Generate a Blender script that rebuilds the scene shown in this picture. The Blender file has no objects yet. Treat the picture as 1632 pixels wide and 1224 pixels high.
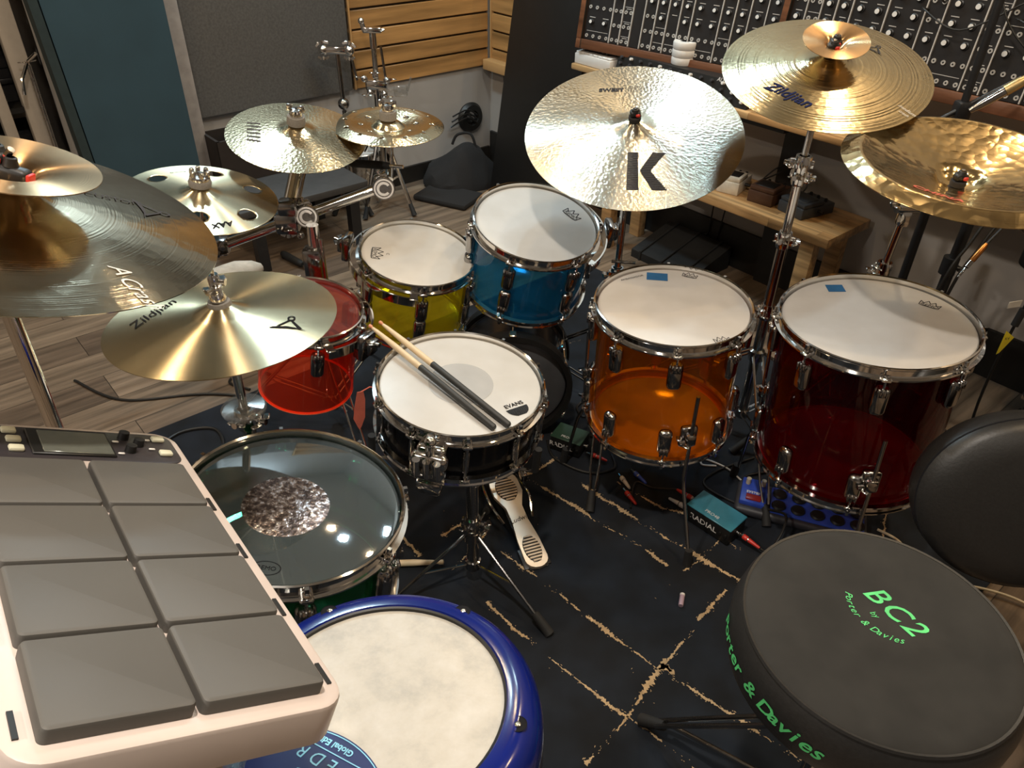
import bpy, bmesh, math, random
from mathutils import Vector, Matrix, Euler
random.seed(7)
V = Vector
PI = math.pi
scene = bpy.context.scene
COL = scene.collection

# ------------------------------------------------------------------ materials
MATS = {}
def nodemat(name):
    m = bpy.data.materials.new(name); m.use_nodes = True
    nt = m.node_tree; nt.nodes.clear()
    out = nt.nodes.new('ShaderNodeOutputMaterial')
    MATS[name] = m
    return m, nt, out
def N(nt, t, **kw):
    n = nt.nodes.new(t)
    for k, v in kw.items(): setattr(n, k, v)
    return n
def bsdf(nt, out, color=(.5,.5,.5), rough=.5, metal=0, spec=.5, **kw):
    b = nt.nodes.new('ShaderNodeBsdfPrincipled')
    b.inputs['Base Color'].default_value = (*color, 1)
    b.inputs['Roughness'].default_value = rough
    b.inputs['Metallic'].default_value = metal
    b.inputs['Specular IOR Level'].default_value = spec
    for k, v in kw.items(): b.inputs[k].default_value = v
    if out: nt.links.new(b.outputs[0], out.inputs[0])
    return b
def noise(nt, scale, detail=3, vec=None, rough=.5):
    n = N(nt, 'ShaderNodeTexNoise'); n.inputs['Scale'].default_value = scale
    n.inputs['Detail'].default_value = detail; n.inputs['Roughness'].default_value = rough
    if vec: nt.links.new(vec, n.inputs['Vector'])
    return n
def ramp(nt, fac, stops):
    r = N(nt, 'ShaderNodeValToRGB'); e = r.color_ramp.elements
    while len(e) < len(stops): e.new(.5)
    for i, (p, c) in enumerate(stops):
        e[i].position = p; e[i].color = (*c, 1)
    nt.links.new(fac, r.inputs[0]); return r
def objco(nt): return N(nt, 'ShaderNodeTexCoord').outputs['Object']
def bump(nt, b, height, strength=.3, dist=.01):
    bp = N(nt, 'ShaderNodeBump'); bp.inputs['Strength'].default_value = strength
    bp.inputs['Distance'].default_value = dist
    nt.links.new(height, bp.inputs['Height']); nt.links.new(bp.outputs[0], b.inputs['Normal'])
    return bp
def plain(name, color, rough=.5, metal=0, var=.12, scale=30, bstr=0, **kw):
    m, nt, out = nodemat(name)
    b = bsdf(nt, out, color, rough, metal, **kw)
    n = noise(nt, scale, 3, objco(nt))
    lo = tuple(max(0, c*(1-var)) for c in color); hi = tuple(min(1, c*(1+var)) for c in color)
    r = ramp(nt, n.outputs[0], [(.3, lo), (.7, hi)])
    nt.links.new(r.outputs[0], b.inputs['Base Color'])
    if bstr: bump(nt, b, n.outputs[0], bstr, .002)
    return m
def chrome(name, color=(.78,.77,.75), rough=.07):
    m, nt, out = nodemat(name)
    b = bsdf(nt, out, color, rough, 1)
    n = noise(nt, 60, 2, objco(nt))
    mr = N(nt, 'ShaderNodeMapRange'); mr.inputs[3].default_value = rough*.7; mr.inputs[4].default_value = rough*1.6
    nt.links.new(n.outputs[0], mr.inputs[0]); nt.links.new(mr.outputs[0], b.inputs['Roughness'])
    return m
def acrylic(name, color, deep, body=.3):
    """tinted clear plastic shell; colour is what one wall (two faces) lets through"""
    color = tuple(c**.5 for c in color)
    m, nt, out = nodemat(name)
    tr = N(nt, 'ShaderNodeBsdfTransparent'); tr.inputs[0].default_value = (*color, 1)
    df = N(nt, 'ShaderNodeBsdfDiffuse'); df.inputs[0].default_value = (*deep, 1)
    tl = N(nt, 'ShaderNodeBsdfTranslucent'); tl.inputs[0].default_value = (*deep, 1)
    mx = N(nt, 'ShaderNodeMixShader'); mx.inputs[0].default_value = .5
    nt.links.new(df.outputs[0], mx.inputs[1]); nt.links.new(tl.outputs[0], mx.inputs[2])
    m2 = N(nt, 'ShaderNodeMixShader'); m2.inputs[0].default_value = body
    nt.links.new(tr.outputs[0], m2.inputs[1]); nt.links.new(mx.outputs[0], m2.inputs[2])
    gl = N(nt, 'ShaderNodeBsdfGlossy'); gl.inputs['Roughness'].default_value = .05
    lw = N(nt, 'ShaderNodeLayerWeight'); lw.inputs[0].default_value = .5
    pw = N(nt, 'ShaderNodeMath', operation='POWER'); pw.inputs[1].default_value = 5; nt.links.new(lw.outputs['Facing'], pw.inputs[0])
    fr = N(nt, 'ShaderNodeMath', operation='MULTIPLY_ADD'); fr.inputs[1].default_value = .9; fr.inputs[2].default_value = .04; nt.links.new(pw.outputs[0], fr.inputs[0])
    n = noise(nt, 9, 2, objco(nt)); bp = N(nt, 'ShaderNodeBump'); bp.inputs['Strength'].default_value = .05
    nt.links.new(n.outputs[0], bp.inputs['Height']); nt.links.new(bp.outputs[0], gl.inputs['Normal'])
    m3 = N(nt, 'ShaderNodeMixShader')
    nt.links.new(fr.outputs[0], m3.inputs[0]); nt.links.new(m2.outputs[0], m3.inputs[1]); nt.links.new(gl.outputs[0], m3.inputs[2])
    nt.links.new(m3.outputs[0], out.inputs[0]); return m
def cymbal_mat(name, color, rough=.2, aniso=.75, hammer=0, hscale=60, ring=.25, ringscale=420, stain=.25, dark=(.30,.24,.15), rdist=.0006):
    m, nt, out = nodemat(name)
    b = bsdf(nt, out, color, rough, 1)
    b.inputs['Anisotropic'].default_value = aniso; b.inputs['Anisotropic Rotation'].default_value = .25
    t = N(nt, 'ShaderNodeTangent'); t.direction_type = 'RADIAL'; t.axis = 'Z'
    nt.links.new(t.outputs[0], b.inputs['Tangent'])
    co = objco(nt)
    ln = N(nt, 'ShaderNodeVectorMath', operation='LENGTH')
    sx = N(nt, 'ShaderNodeVectorMath', operation='MULTIPLY'); sx.inputs[1].default_value = (1,1,0)
    nt.links.new(co, sx.inputs[0]); nt.links.new(sx.outputs[0], ln.inputs[0])
    cx = N(nt, 'ShaderNodeCombineXYZ'); nt.links.new(ln.outputs['Value'], cx.inputs[0])
    rn = noise(nt, ringscale, 2, cx.outputs[0])
    st = noise(nt, 7, 4, co, .65)
    r = ramp(nt, st.outputs[0], [(.38, tuple(c*(1-stain)+d*stain for c, d in zip(color, dark))), (.62, color)])
    nt.links.new(r.outputs[0], b.inputs['Base Color'])
    if hammer:
        vo = N(nt, 'ShaderNodeTexVoronoi'); vo.inputs['Scale'].default_value = hscale
        ds = noise(nt, hscale*.6, 2, co); ad = N(nt, 'ShaderNodeVectorMath', operation='ADD')
        sc = N(nt, 'ShaderNodeVectorMath', operation='SCALE'); sc.inputs['Scale'].default_value = .5/hscale
        nt.links.new(ds.outputs['Color'], sc.inputs[0]); nt.links.new(co, ad.inputs[0]); nt.links.new(sc.outputs[0], ad.inputs[1])
        nt.links.new(ad.outputs[0], vo.inputs['Vector'])
        b1 = N(nt, 'ShaderNodeBump'); b1.inputs['Strength'].default_value = hammer; b1.inputs['Distance'].default_value = .004
        nt.links.new(vo.outputs[0], b1.inputs['Height'])
        b2 = N(nt, 'ShaderNodeBump'); b2.inputs['Strength'].default_value = ring; b2.inputs['Distance'].default_value = rdist
        nt.links.new(rn.outputs[0], b2.inputs['Height']); nt.links.new(b1.outputs[0], b2.inputs['Normal'])
        nt.links.new(b2.outputs[0], b.inputs['Normal'])
    else:
        bump(nt, b, rn.outputs[0], ring, .0006)
    return m
def planks(name, cols, length, width, bumpy=.15, rough=.45, gscale=1.0):
    """wood boards; object X runs along the board"""
    m, nt, out = nodemat(name); b = bsdf(nt, out, cols[0], rough)
    co = objco(nt)
    br = N(nt, 'ShaderNodeTexBrick'); br.offset = .37; br.squash = 1
    for k, v in (('Scale', 1.0), ('Brick Width', length), ('Row Height', width), ('Mortar Size', width*.008), ('Mortar Smooth', .1), ('Bias', 0.0)): br.inputs[k].default_value = v
    br.inputs['Color1'].default_value = (0,0,0,1); br.inputs['Color2'].default_value = (1,1,1,1); br.inputs['Mortar'].default_value = (.5,.5,.5,1)
    nt.links.new(co, br.inputs['Vector'])
    mp = N(nt, 'ShaderNodeMapping'); mp.inputs['Scale'].default_value = (2.2*gscale, 34*gscale, 34*gscale)
    nt.links.new(co, mp.inputs[0])
    off = N(nt, 'ShaderNodeVectorMath', operation='ADD'); sc = N(nt, 'ShaderNodeVectorMath', operation='SCALE'); sc.inputs['Scale'].default_value = 13
    nt.links.new(br.outputs['Color'], sc.inputs[0]); nt.links.new(mp.outputs[0], off.inputs[0]); nt.links.new(sc.outputs[0], off.inputs[1])
    g = noise(nt, 1, 5, off.outputs[0], .6)
    r1 = ramp(nt, br.outputs['Color'], [(0, cols[0]), (.5, cols[1]), (1, cols[2])])
    r2 = ramp(nt, g.outputs[0], [(.3, (.42,.42,.42)), (.7, (1.25,1.25,1.25))])
    mu = N(nt, 'ShaderNodeMix', data_type='RGBA', blend_type='MULTIPLY'); mu.inputs[0].default_value = 1
    nt.links.new(r1.outputs[0], mu.inputs[6]); nt.links.new(r2.outputs[0], mu.inputs[7])
    m2 = N(nt, 'ShaderNodeMix', data_type='RGBA', blend_type='MIX'); m2.inputs[7].default_value = (.02,.015,.01,1)
    nt.links.new(br.outputs['Fac'], m2.inputs[0]); nt.links.new(mu.outputs[2], m2.inputs[6])
    nt.links.new(m2.outputs[2], b.inputs['Base Color'])
    bump(nt, b, g.outputs[0], bumpy, .002)
    return m
CHROME = chrome('chrome'); CHROMED = chrome('dark_chrome', (.42,.41,.40), .12); STEEL = chrome('steel', (.55,.53,.50), .25)
BLACKM = plain('black_metal', (.012,.012,.013), .4); BLACKP = plain('black_plastic', (.009,.0085,.008), .45)
RUBBER = plain('rubber', (.012,.012,.012), .75); BLACKC = plain('black_cloth', (.013,.012,.012), .95, scale=200, bstr=.3)
FELTG = plain('grey_felt', (.20,.185,.165), .95, scale=300, bstr=.3); FELTB = plain('black_felt', (.02,.017,.016), .9)
WHITEP = plain('white_plastic', (.72,.70,.67), .4, var=.03); CREAM = plain('cream', (.55,.47,.33), .5)
REDP = plain('red_plastic', (.55,.03,.02), .4); INK = plain('black_ink', (.012,.012,.014), .8, spec=.1); INKB = plain('navy_ink', (.01,.015,.06), .8, spec=.1)
INKG = plain('grey_ink', (.045,.045,.05), .8, spec=.1)
LEATHER = plain('black_leather', (.018,.0175,.017), .42, scale=180, bstr=.15)
VELVET = plain('black_velour', (.021,.020,.018), .95, var=.25, scale=14, bstr=.1)
GREENTH = plain('green_thread', (.10,.62,.20), .6); PADM = plain('grey_rubber_pad', (.095,.090,.082), .55, var=.06, scale=8)
PINKW = plain('pale_shell', (.62,.53,.485), .35, var=.03)
SCREEN = plain('grey_screen', (.11,.115,.095), .2); BTN = plain('cream_button', (.62,.60,.45), .4)
PANELB = plain('panel_black', (.018,.017,.018), .35); NAVYSH = plain('blue_lacquer', (.004,.012,.14), .14, var=.25, scale=5)
BLUEB = plain('blue_box', (.03,.07,.42), .4); TEALB = plain('teal_box', (.04,.20,.27), .3); GREENB = plain('green_box', (.02,.05,.03), .4)
WOODK = planks('oak_butcher', [(.50,.28,.11), (.62,.40,.19), (.42,.22,.08)], .5, .045, .05, .4)
WALNUT = planks('walnut', [(.16,.062,.028), (.20,.08,.036), (.13,.05,.024)], 3, .3, .05, .4)
MAPLE = plain('maple', (.52,.30,.12), .45, var=.1, scale=6); STICKW = plain('stick_wood', (.70,.55,.36), .5, var=.08)
STICKR = plain('stick_red', (.62,.25,.13), .5); DARKGRIP = plain('stick_dip', (.035,.036,.035), .55)
BLUETAPE = plain('blue_tape', (.015,.11,.27), .7); PAPERR = plain('red_paper', (.70,.16,.10), .8); PAPERW = plain('white_label', (.6,.58,.54), .7)
YELLOWT = plain('yellow_tag', (.75,.62,.03), .6); ORANGEJ = plain('copper_plug', (.55,.22,.06), .3, 1)
CLOTHW = plain('white_cloth', (.50,.46,.40), .95, scale=60, bstr=.4)
GREYWALL = plain('wall_grey_white', (.40,.39,.38), .85, var=.03, scale=3)
DARKWALL = plain('wall_dark_grey', (.36,.33,.30), .85, var=.05, scale=3)
OPPWALL = plain('wall_warm_grey', (.22,.20,.185), .9, var=.05, scale=2)
CEIL = plain('ceiling_grey', (.50,.49,.48), .95, var=.05, scale=2)
BASEB = plain('baseboard_black', (.012,.011,.010), .5)
TEALP = plain('teal_fabric', (.026,.058,.078), .9, var=.1, scale=5, bstr=.1)
TEALD = plain('teal_edge', (.018,.032,.034), .85); GREYFAB = plain('grey_fabric', (.105,.103,.10), 1, var=.16, scale=110, bstr=.2)
TRIMG = plain('grey_trim', (.33,.30,.28), .6); BEIGE = plain('beige_post', (.42,.37,.31), .6, var=.05)
SLAT = planks('slat_maple', [(.45,.24,.085), (.50,.28,.10), (.42,.22,.08)], 3, .9, .03, .4, .5)
FLOORM = planks('laminate', [(.175,.125,.085), (.235,.172,.118), (.11,.076,.053)], 1.22, .155, .12, .38)
RUGM = plain('rug_navy', (.0042,.0068,.0115), .98, var=.65, scale=9, bstr=.5); RUGG = plain('rug_gold', (.42,.30,.17), .95, var=.3, scale=60, bstr=.3)
HEADW = None
def head_coated():
    m, nt, out = nodemat('coated_head')
    b = bsdf(nt, None, (.78,.76,.72), .34); co = objco(nt)
    n = noise(nt, 14, 4, co); r = ramp(nt, n.outputs[0], [(.3, (.74,.715,.67)), (.65, (.82,.80,.765))]); nt.links.new(r.outputs[0], b.inputs['Base Color'])
    n2 = noise(nt, 900, 1, co); bump(nt, b, n2.outputs[0], .12, .0005)
    tl = N(nt, 'ShaderNodeBsdfTranslucent'); tl.inputs[0].default_value = (.7,.66,.58,1)
    mx = N(nt, 'ShaderNodeMixShader'); mx.inputs[0].default_value = .30
    nt.links.new(b.outputs[0], mx.inputs[1]); nt.links.new(tl.outputs[0], mx.inputs[2]); nt.links.new(mx.outputs[0], out.inputs[0]); return m
HEADW = head_coated()
def head_skin():
    m, nt, out = nodemat('goat_skin_head'); b = bsdf(nt, out, (.6,.55,.45), .45); co = objco(nt)
    n = noise(nt, 16, 5, co, .65); r = ramp(nt, n.outputs[0], [(.32, (.40,.385,.35)), (.5, (.53,.50,.44)), (.7, (.60,.575,.525))]); nt.links.new(r.outputs[0], b.inputs['Base Color'])
    v = N(nt, 'ShaderNodeTexVoronoi', feature='DISTANCE_TO_EDGE'); v.inputs['Scale'].default_value = 34
    d = noise(nt, 20, 3, co); a = N(nt, 'ShaderNodeVectorMath', operation='ADD'); s = N(nt, 'ShaderNodeVectorMath', operation='SCALE'); s.inputs['Scale'].default_value = .06
    nt.links.new(d.outputs['Color'], s.inputs[0]); nt.links.new(co, a.inputs[0]); nt.links.new(s.outputs[0], a.inputs[1]); nt.links.new(a.outputs[0], v.inputs['Vector'])
    bump(nt, b, v.outputs[0], .25, .002); return m
SKIN = head_skin()
def head_clear(name, tint, refl, rough=.06, body=.05, bodyc=(.5,.5,.5)):
    m, nt, out = nodemat(name)
    tr = N(nt, 'ShaderNodeBsdfTransparent'); tr.inputs[0].default_value = (*tint, 1)
    df = N(nt, 'ShaderNodeBsdfDiffuse'); df.inputs[0].default_value = (*bodyc, 1)
    mx = N(nt, 'ShaderNodeMixShader'); mx.inputs[0].default_value = body
    nt.links.new(tr.outputs[0], mx.inputs[1]); nt.links.new(df.outputs[0], mx.inputs[2])
    gl = N(nt, 'ShaderNodeBsdfGlossy'); gl.inputs['Roughness'].default_value = rough
    n = noise(nt, 40, 3, objco(nt)); bp = N(nt, 'ShaderNodeBump'); bp.inputs['Strength'].default_value = .03
    nt.links.new(n.outputs[0], bp.inputs['Height']); nt.links.new(bp.outputs[0], gl.inputs['Normal'])
    m2 = N(nt, 'ShaderNodeMixShader'); m2.inputs[0].default_value = refl
    nt.links.new(mx.outputs[0], m2.inputs[1]); nt.links.new(gl.outputs[0], m2.inputs[2]); nt.links.new(m2.outputs[0], out.inputs[0]); return m
CLEARG = head_clear('clear_head_reflection', (.62,.68,.66), .22, .04, .40, (.105,.135,.15))  # clear film; blue-grey body colour paints the reflection of the cool-lit room
CLEARR = head_clear('clear_head', (.9,.86,.86), .10, .08, .10, (.4,.2,.2))
CLEARH = head_clear('hazy_head', (.92,.92,.9), .10, .1, .62, (.88,.86,.82))
CLEARP = head_clear('clear_plastic', (.85,.85,.83), .18, .1, .12, (.6,.6,.58))
def dot_mat():
    m, nt, out = nodemat('silver_dot'); b = bsdf(nt, out, (.36,.31,.27), .18, .8)
    n = noise(nt, 105, 3, objco(nt), .62); r = ramp(nt, n.outputs[0], [(.42, (.10,.08,.08)), (.55, (.32,.27,.25)), (.64, (.72,.74,.82))]); nt.links.new(r.outputs[0], b.inputs['Base Color'])  # pale blue ramp stop paints glints on the mirror-like dot
    bump(nt, b, n.outputs[0], .5, .004); return m
DOTM = dot_mat()
AC_RED = acrylic('acrylic_red', (.95,.20,.10), (.95,.08,.02), .20); AC_YEL = acrylic('acrylic_yellow', (.90,.80,.06), (.85,.72,.01), .18)
AC_BLU = acrylic('acrylic_blue', (.10,.45,.70), (.012,.22,.42), .30); AC_ORA = acrylic('acrylic_orange', (.86,.36,.03), (.85,.32,.008), .06)
AC_CRI = acrylic('acrylic_crimson', (.26,.010,.014), (.16,.003,.007), .06); AC_GRN = acrylic('acrylic_green', (.06,.36,.15), (.004,.06,.022), .2)
GOLD = (.86,.68,.40)
CY_RIDE = cymbal_mat('bronze_ride', (.52,.49,.40), .24, .96, .085, 120, .2, 300, .35)
CY_A = cymbal_mat('bronze_lathed', (.52,.44,.27), .19, .55, .04, 90, .8, 150, .3, rdist=.0016)
CY_CHINA = cymbal_mat('bronze_china', (.72,.55,.28), .16, .45, .30, 45, .3, 300, .5)
CY_HAT = cymbal_mat('bronze_hat', (.76,.64,.41), .25, .97, 0, 60, .2, 700, .25)
CY_DARK = cymbal_mat('bronze_brilliant', (.58,.50,.36), .12, .5, .04, 60, .25, 500, .5)
CY_SPL = cymbal_mat('bronze_splash', (.64,.42,.22), .24, .96, 0, 60, .2, 800, .1)
CY_TUR = cymbal_mat('bronze_hammered', (.72,.60,.39), .2, .6, .12, 130, .4, 500, .35)
CY_OZ = cymbal_mat('bronze_ozone', (.78,.67,.45), .26, .96, 0, 60, .2, 600, .2)

# ------------------------------------------------------------------ mesh builder
def frame(z, x=None):
    z = V(z).normalized(); x = V(x) if x else (V((1,0,0)) if abs(z.x) < .9 else V((0,1,0)))
    y = z.cross(x).normalized(); x = y.cross(z).normalized()
    return Matrix((x, y, z)).transposed().to_4x4()
def T(p): return Matrix.Translation(V(p))
def at(p, z=(0,0,1), x=None): return T(p) @ frame(z, x)
def RZ(a): return Matrix.Rotation(a, 4, 'Z')
PINV = {}          # things whose parts are given in world coordinates
class MB:
    def __init__(s): s.v = []; s.f = []; s.m = []; s.M = Matrix()
    def add(s, vs, fs, mi=0, M=None):
        k = len(s.v); X = s.M @ M if M else s.M
        s.v += [X @ V(p) for p in vs]; s.f += [tuple(i+k for i in f) for f in fs]; s.m += [mi]*len(fs); return s
    def box(s, c, d, mi=0, M=None, taper=1.0):
        x, y, z = d[0]/2, d[1]/2, d[2]/2; t = taper
        vs = [(c[0]+a*x*(t if e > 0 else 1), c[1]+b*y*(t if e > 0 else 1), c[2]+e*z) for e in (-1,1) for a, b in ((-1,-1),(1,-1),(1,1),(-1,1))]
        return s.add(vs, [(3,2,1,0),(4,5,6,7),(0,1,5,4),(1,2,6,5),(2,3,7,6),(3,0,4,7)], mi, M)
    def rbox(s, c, d, r=.005, seg=2, mi=0, M=None):
        bm = bmesh.new(); bmesh.ops.create_cube(bm, size=1)
        for v in bm.verts: v.co = V((v.co.x*d[0], v.co.y*d[1], v.co.z*d[2]))
        bmesh.ops.bevel(bm, geom=bm.edges[:], offset=min(r, min(d)*.49), segments=seg, affect='EDGES', profile=.5)
        bm.verts.index_update()
        vs = [tuple(v.co+V(c)) for v in bm.verts]; fs = [tuple(v.index for v in f.verts) for f in bm.faces]; bm.free()
        return s.add(vs, fs, mi, M)
    def lathe(s, prof, n=48, mi=0, M=None, closed=False, a0=0, a1=2*PI):
        full = abs(a1-a0-2*PI) < 1e-6; k = n if full else n+1
        vs = []; idx = []
        for r, z in prof:
            if r < 1e-7: idx.append([len(vs)]*k); vs.append((0,0,z))
            else:
                idx.append([len(vs)+i for i in range(k)])
                vs += [(r*math.cos(a0+(a1-a0)*i/n), r*math.sin(a0+(a1-a0)*i/n), z) for i in range(k)]
        fs = []; P = len(prof)
        for j in range(P if closed else P-1):
            A = idx[j]; B = idx[(j+1) % P]
            for i in range(n):
                i2 = (i+1) % k
                q = [A[i], A[i2], B[i2], B[i]]; q2 = []
                for t in q:
                    if t not in q2: q2.append(t)
                if len(q2) > 2: fs.append(tuple(q2))
        if closed and not full:
            fs.append(tuple(I[0] for I in idx)); fs.append(tuple(I[-1] for I in reversed(idx)))
        return s.add(vs, fs, mi, M)
    def cyl(s, p0, p1, r0, r1=None, n=16, mi=0):
        p0 = V(p0); p1 = V(p1); r1 = r0 if r1 is None else r1; L = (p1-p0).length
        return s.lathe([(0,0),(r0,0),(r1,L),(0,L)], n, mi, at(p0, p1-p0))
    def sph(s, c, r, n=16, mi=0, sc=(1,1,1)):
        h = n//2
        return s.lathe([(r*math.sin(PI*i/h), -r*math.cos(PI*i/h)) for i in range(h+1)], n, mi, T(c) @ Matrix.Diagonal((*sc,1)))
    def tube(s, pts, r, n=8, mi=0, smooth=0):
        pts = [V(p) for p in pts]
        if smooth:
            q = []; L = len(pts)
            for i in range(L-1):
                a, b, c, d = pts[max(i-1,0)], pts[i], pts[i+1], pts[min(i+2,L-1)]
                for k in range(smooth):
                    t = k/smooth
                    q.append(.5*((2*b)+(c-a)*t+(2*a-5*b+4*c-d)*t*t+(3*b-a-3*c+d)*t**3))
            pts = q+[pts[-1]]
        vs = []; fs = []; L = len(pts); up = None
        rs = r if isinstance(r, (list, tuple)) else [r]*L
        for i, p in enumerate(pts):
            t = (pts[min(i+1,L-1)]-pts[max(i-1,0)]).normalized()
            if up is None: up = V((0,0,1)) if abs(t.z) < .9 else V((1,0,0))
            x = t.cross(up)
            if x.length < 1e-4: x = t.cross(V((0,1,0)))
            x.normalize(); y = x.cross(t).normalized(); up = y
            vs += [tuple(p+rs[i]*(math.cos(2*PI*k/n)*x+math.sin(2*PI*k/n)*y)) for k in range(n)]
        for i in range(L-1):
            for k in range(n):
                fs.append((i*n+k, i*n+(k+1) % n, (i+1)*n+(k+1) % n, (i+1)*n+k))
        fs.append(tuple(range(n-1,-1,-1))); fs.append(tuple((L-1)*n+k for k in range(n)))
        return s.add(vs, fs, mi)
    def prism(s, poly, z0, z1, mi=0, M=None):
        n = len(poly)
        vs = [(x,y,z0) for x, y in poly]+[(x,y,z1) for x, y in poly]
        return s.add(vs, [tuple(range(n-1,-1,-1)), tuple(range(n,2*n))]+[(i,(i+1) % n,n+(i+1) % n,n+i) for i in range(n)], mi, M)
    def text(s, txt, size, fn=None, shear=0, mi=0, M=None, fat=0, align='CENTER'):
        vs, fs = text_geom(txt, size, shear, fat, align)
        return s.add([fn(x,y) if fn else (x,y,0) for x, y in vs], fs, mi, M)
    def build(s, name, mat, parent=None, sharp=38):
        inv = PINV.get(parent.name) if parent else None
        if inv: s.v = [inv @ V(p) for p in s.v]
        me = bpy.data.meshes.new(name); me.from_pydata([tuple(v) for v in s.v], [], s.f)
        for m in (mat if isinstance(mat, (list, tuple)) else [mat]): me.materials.append(m)
        me.polygons.foreach_set('material_index', s.m); me.polygons.foreach_set('use_smooth', [True]*len(s.f))
        bm = bmesh.new(); bm.from_mesh(me); bmesh.ops.recalc_face_normals(bm, faces=bm.faces[:]); bm.to_mesh(me); bm.free()
        me.set_sharp_from_angle(angle=math.radians(sharp)); me.update()
        o = bpy.data.objects.new(name, me); COL.objects.link(o)
        if parent: o.parent = parent
        if inv: PINV[o.name] = inv
        return o
TXT = {}
def text_geom(txt, size, shear, fat, align):
    key = (txt, size, shear, fat, align)
    if key not in TXT:
        cu = bpy.data.curves.new('t', 'FONT'); cu.body = txt; cu.size = size; cu.shear = shear; cu.offset = fat
        cu.align_x = align; cu.align_y = 'CENTER'; cu.resolution_u = 3
        ob = bpy.data.objects.new('t', cu); COL.objects.link(ob)
        me = bpy.data.meshes.new_from_object(ob)
        TXT[key] = ([(v.co.x, v.co.y) for v in me.vertices], [tuple(p.vertices) for p in me.polygons])
        bpy.data.objects.remove(ob); bpy.data.meshes.remove(me); bpy.data.curves.remove(cu)
    return TXT[key]
def tag(o, label, cat, group=None, kind=None):
    o['label'] = label; o['category'] = cat
    if group: o['group'] = group
    if kind: o['kind'] = kind
    return o
def thing(name, label, cat, M=None, group=None):
    o = bpy.data.objects.new(name, None); COL.objects.link(o); o.empty_display_size = .05
    if M is not None: o.matrix_world = M
    return tag(o, label, cat, group)
def thing_w(name, label, cat, base, group=None):
    o = thing(name, label, cat, T(base), group); PINV[o.name] = T(base).inverted(); return o
def one(name, mb, mat, label, cat, group=None, M=None):
    o = mb.build(name, mat); tag(o, label, cat, group)
    if M is not None: o.matrix_world = M
    return o
def struct(name, mb, mat):
    o = mb.build(name, mat); o['kind'] = 'structure'; return o
def wing(mb, p, axis, L=.018, mi=0):
    """wing bolt: hub and two wings"""
    M = at(p, axis); mb.lathe([(0,-.006),(.006,-.006),(.006,.008),(0,.008)], 10, mi, M)
    for sx in (-1,1):
        mb.rbox((sx*L*.62,0,.006), (L*.8,.004,.012), .0018, 1, mi, M @ Matrix.Rotation(sx*.5,4,'Y'))

# room frame: a runs along the left wall towards us, b along the right wall towards us
CX, CY = -.15, 4.26
H49 = math.radians(49); DL = V((-math.sin(H49), -math.cos(H49), 0)); DR = V((math.cos(H49), -math.sin(H49), 0))
def W(a, b, z=0): return V((CX,CY,0))+a*DL+b*DR+V((0,0,z))
ROOM = Matrix(((DR.x, -DL.x, 0, CX), (DR.y, -DL.y, 0, CY), (0,0,1,0), (0,0,0,1)))   # local x = b, local y = -a
def RM(a, b, z=0): return ROOM @ T((b,-a,z))

EDGE_R = plain('frosted_edge_glow_red', (.95,.14,.05), .4); EDGE_O = plain('frosted_edge_glow_orange', (.98,.55,.08), .4); EDGE_Y = plain('frosted_edge_glow_yellow', (.85,.78,.05), .4)
EDGE_C = plain('frosted_edge_glow_crimson', (.80,.05,.06), .4); EDGE_B = plain('frosted_edge_glow_blue', (.05,.38,.60), .4); EDGE_G = plain('frosted_edge_glow_green', (.02,.20,.07), .4)  # cut edges, tinted brighter to paint the glow that acrylic pipes there
# ------------------------------------------------------------------ room shell
H = 2.7; RA = 5.6; RB = 5.4
def wallbox(name, a0, a1, b0, b1, z0, z1, mat):
    m = MB(); m.box((0,0,0), (b1-b0, a1-a0, z1-z0)); o = struct(name, m, mat); o.matrix_world = RM((a0+a1)/2, (b0+b1)/2, (z0+z1)/2); return o
m = MB(); m.box((0,0,-.05), (RA+1.6, RB+1.6, .1)); fl = struct('floor', m, FLOORM)
fl.matrix_world = T(W(RA/2, RB/2)) @ RZ(math.atan2(DL.y, DL.x))
wallbox('ceiling', -.1, RA+.1, -.9, RB+.1, H, H+.1, CEIL)
m = MB()                                                     # left wall with the opening to the store room
m.box((-.05, -1.03, H/2), (.1, 2.06, H)); m.box((-.05, -(2.75+RA)/2, H/2), (.1, RA-2.75, H)); m.box((-.05, -2.4, 2.45), (.1, .7, .5))
o = struct('wall_left', m, GREYWALL); o.matrix_world = ROOM
wallbox('wall_store', 1.9, 2.95, -.9, -.8, 0, H, DARKWALL)
wallbox('wall_store_side', 1.96, 2.02, -.8, -.1, 0, H, DARKWALL); wallbox('wall_store_end', 2.95, 3.05, -.9, -.1, 0, H, DARKWALL)
wallbox('wall_right', -.1, 0, -.1, RB+.1, 0, H, DARKWALL)
wallbox('wall_near', 0, RA, RB, RB+.1, 0, H, OPPWALL); wallbox('wall_rear', RA, RA+.1, -.1, RB+.1, 0, H, OPPWALL)
wallbox('baseboard_left', .015, 1.62, 0, .015, 0, .085, BASEB); wallbox('baseboard_right', 0, .015, .016, RB, 0, .17, BASEB)
m = MB(); m.rbox((.03, -1.61, H/2), (.06, .075, H), .006)
o = struct('trim_1', m, TRIMG); o.matrix_world = ROOM

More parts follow.
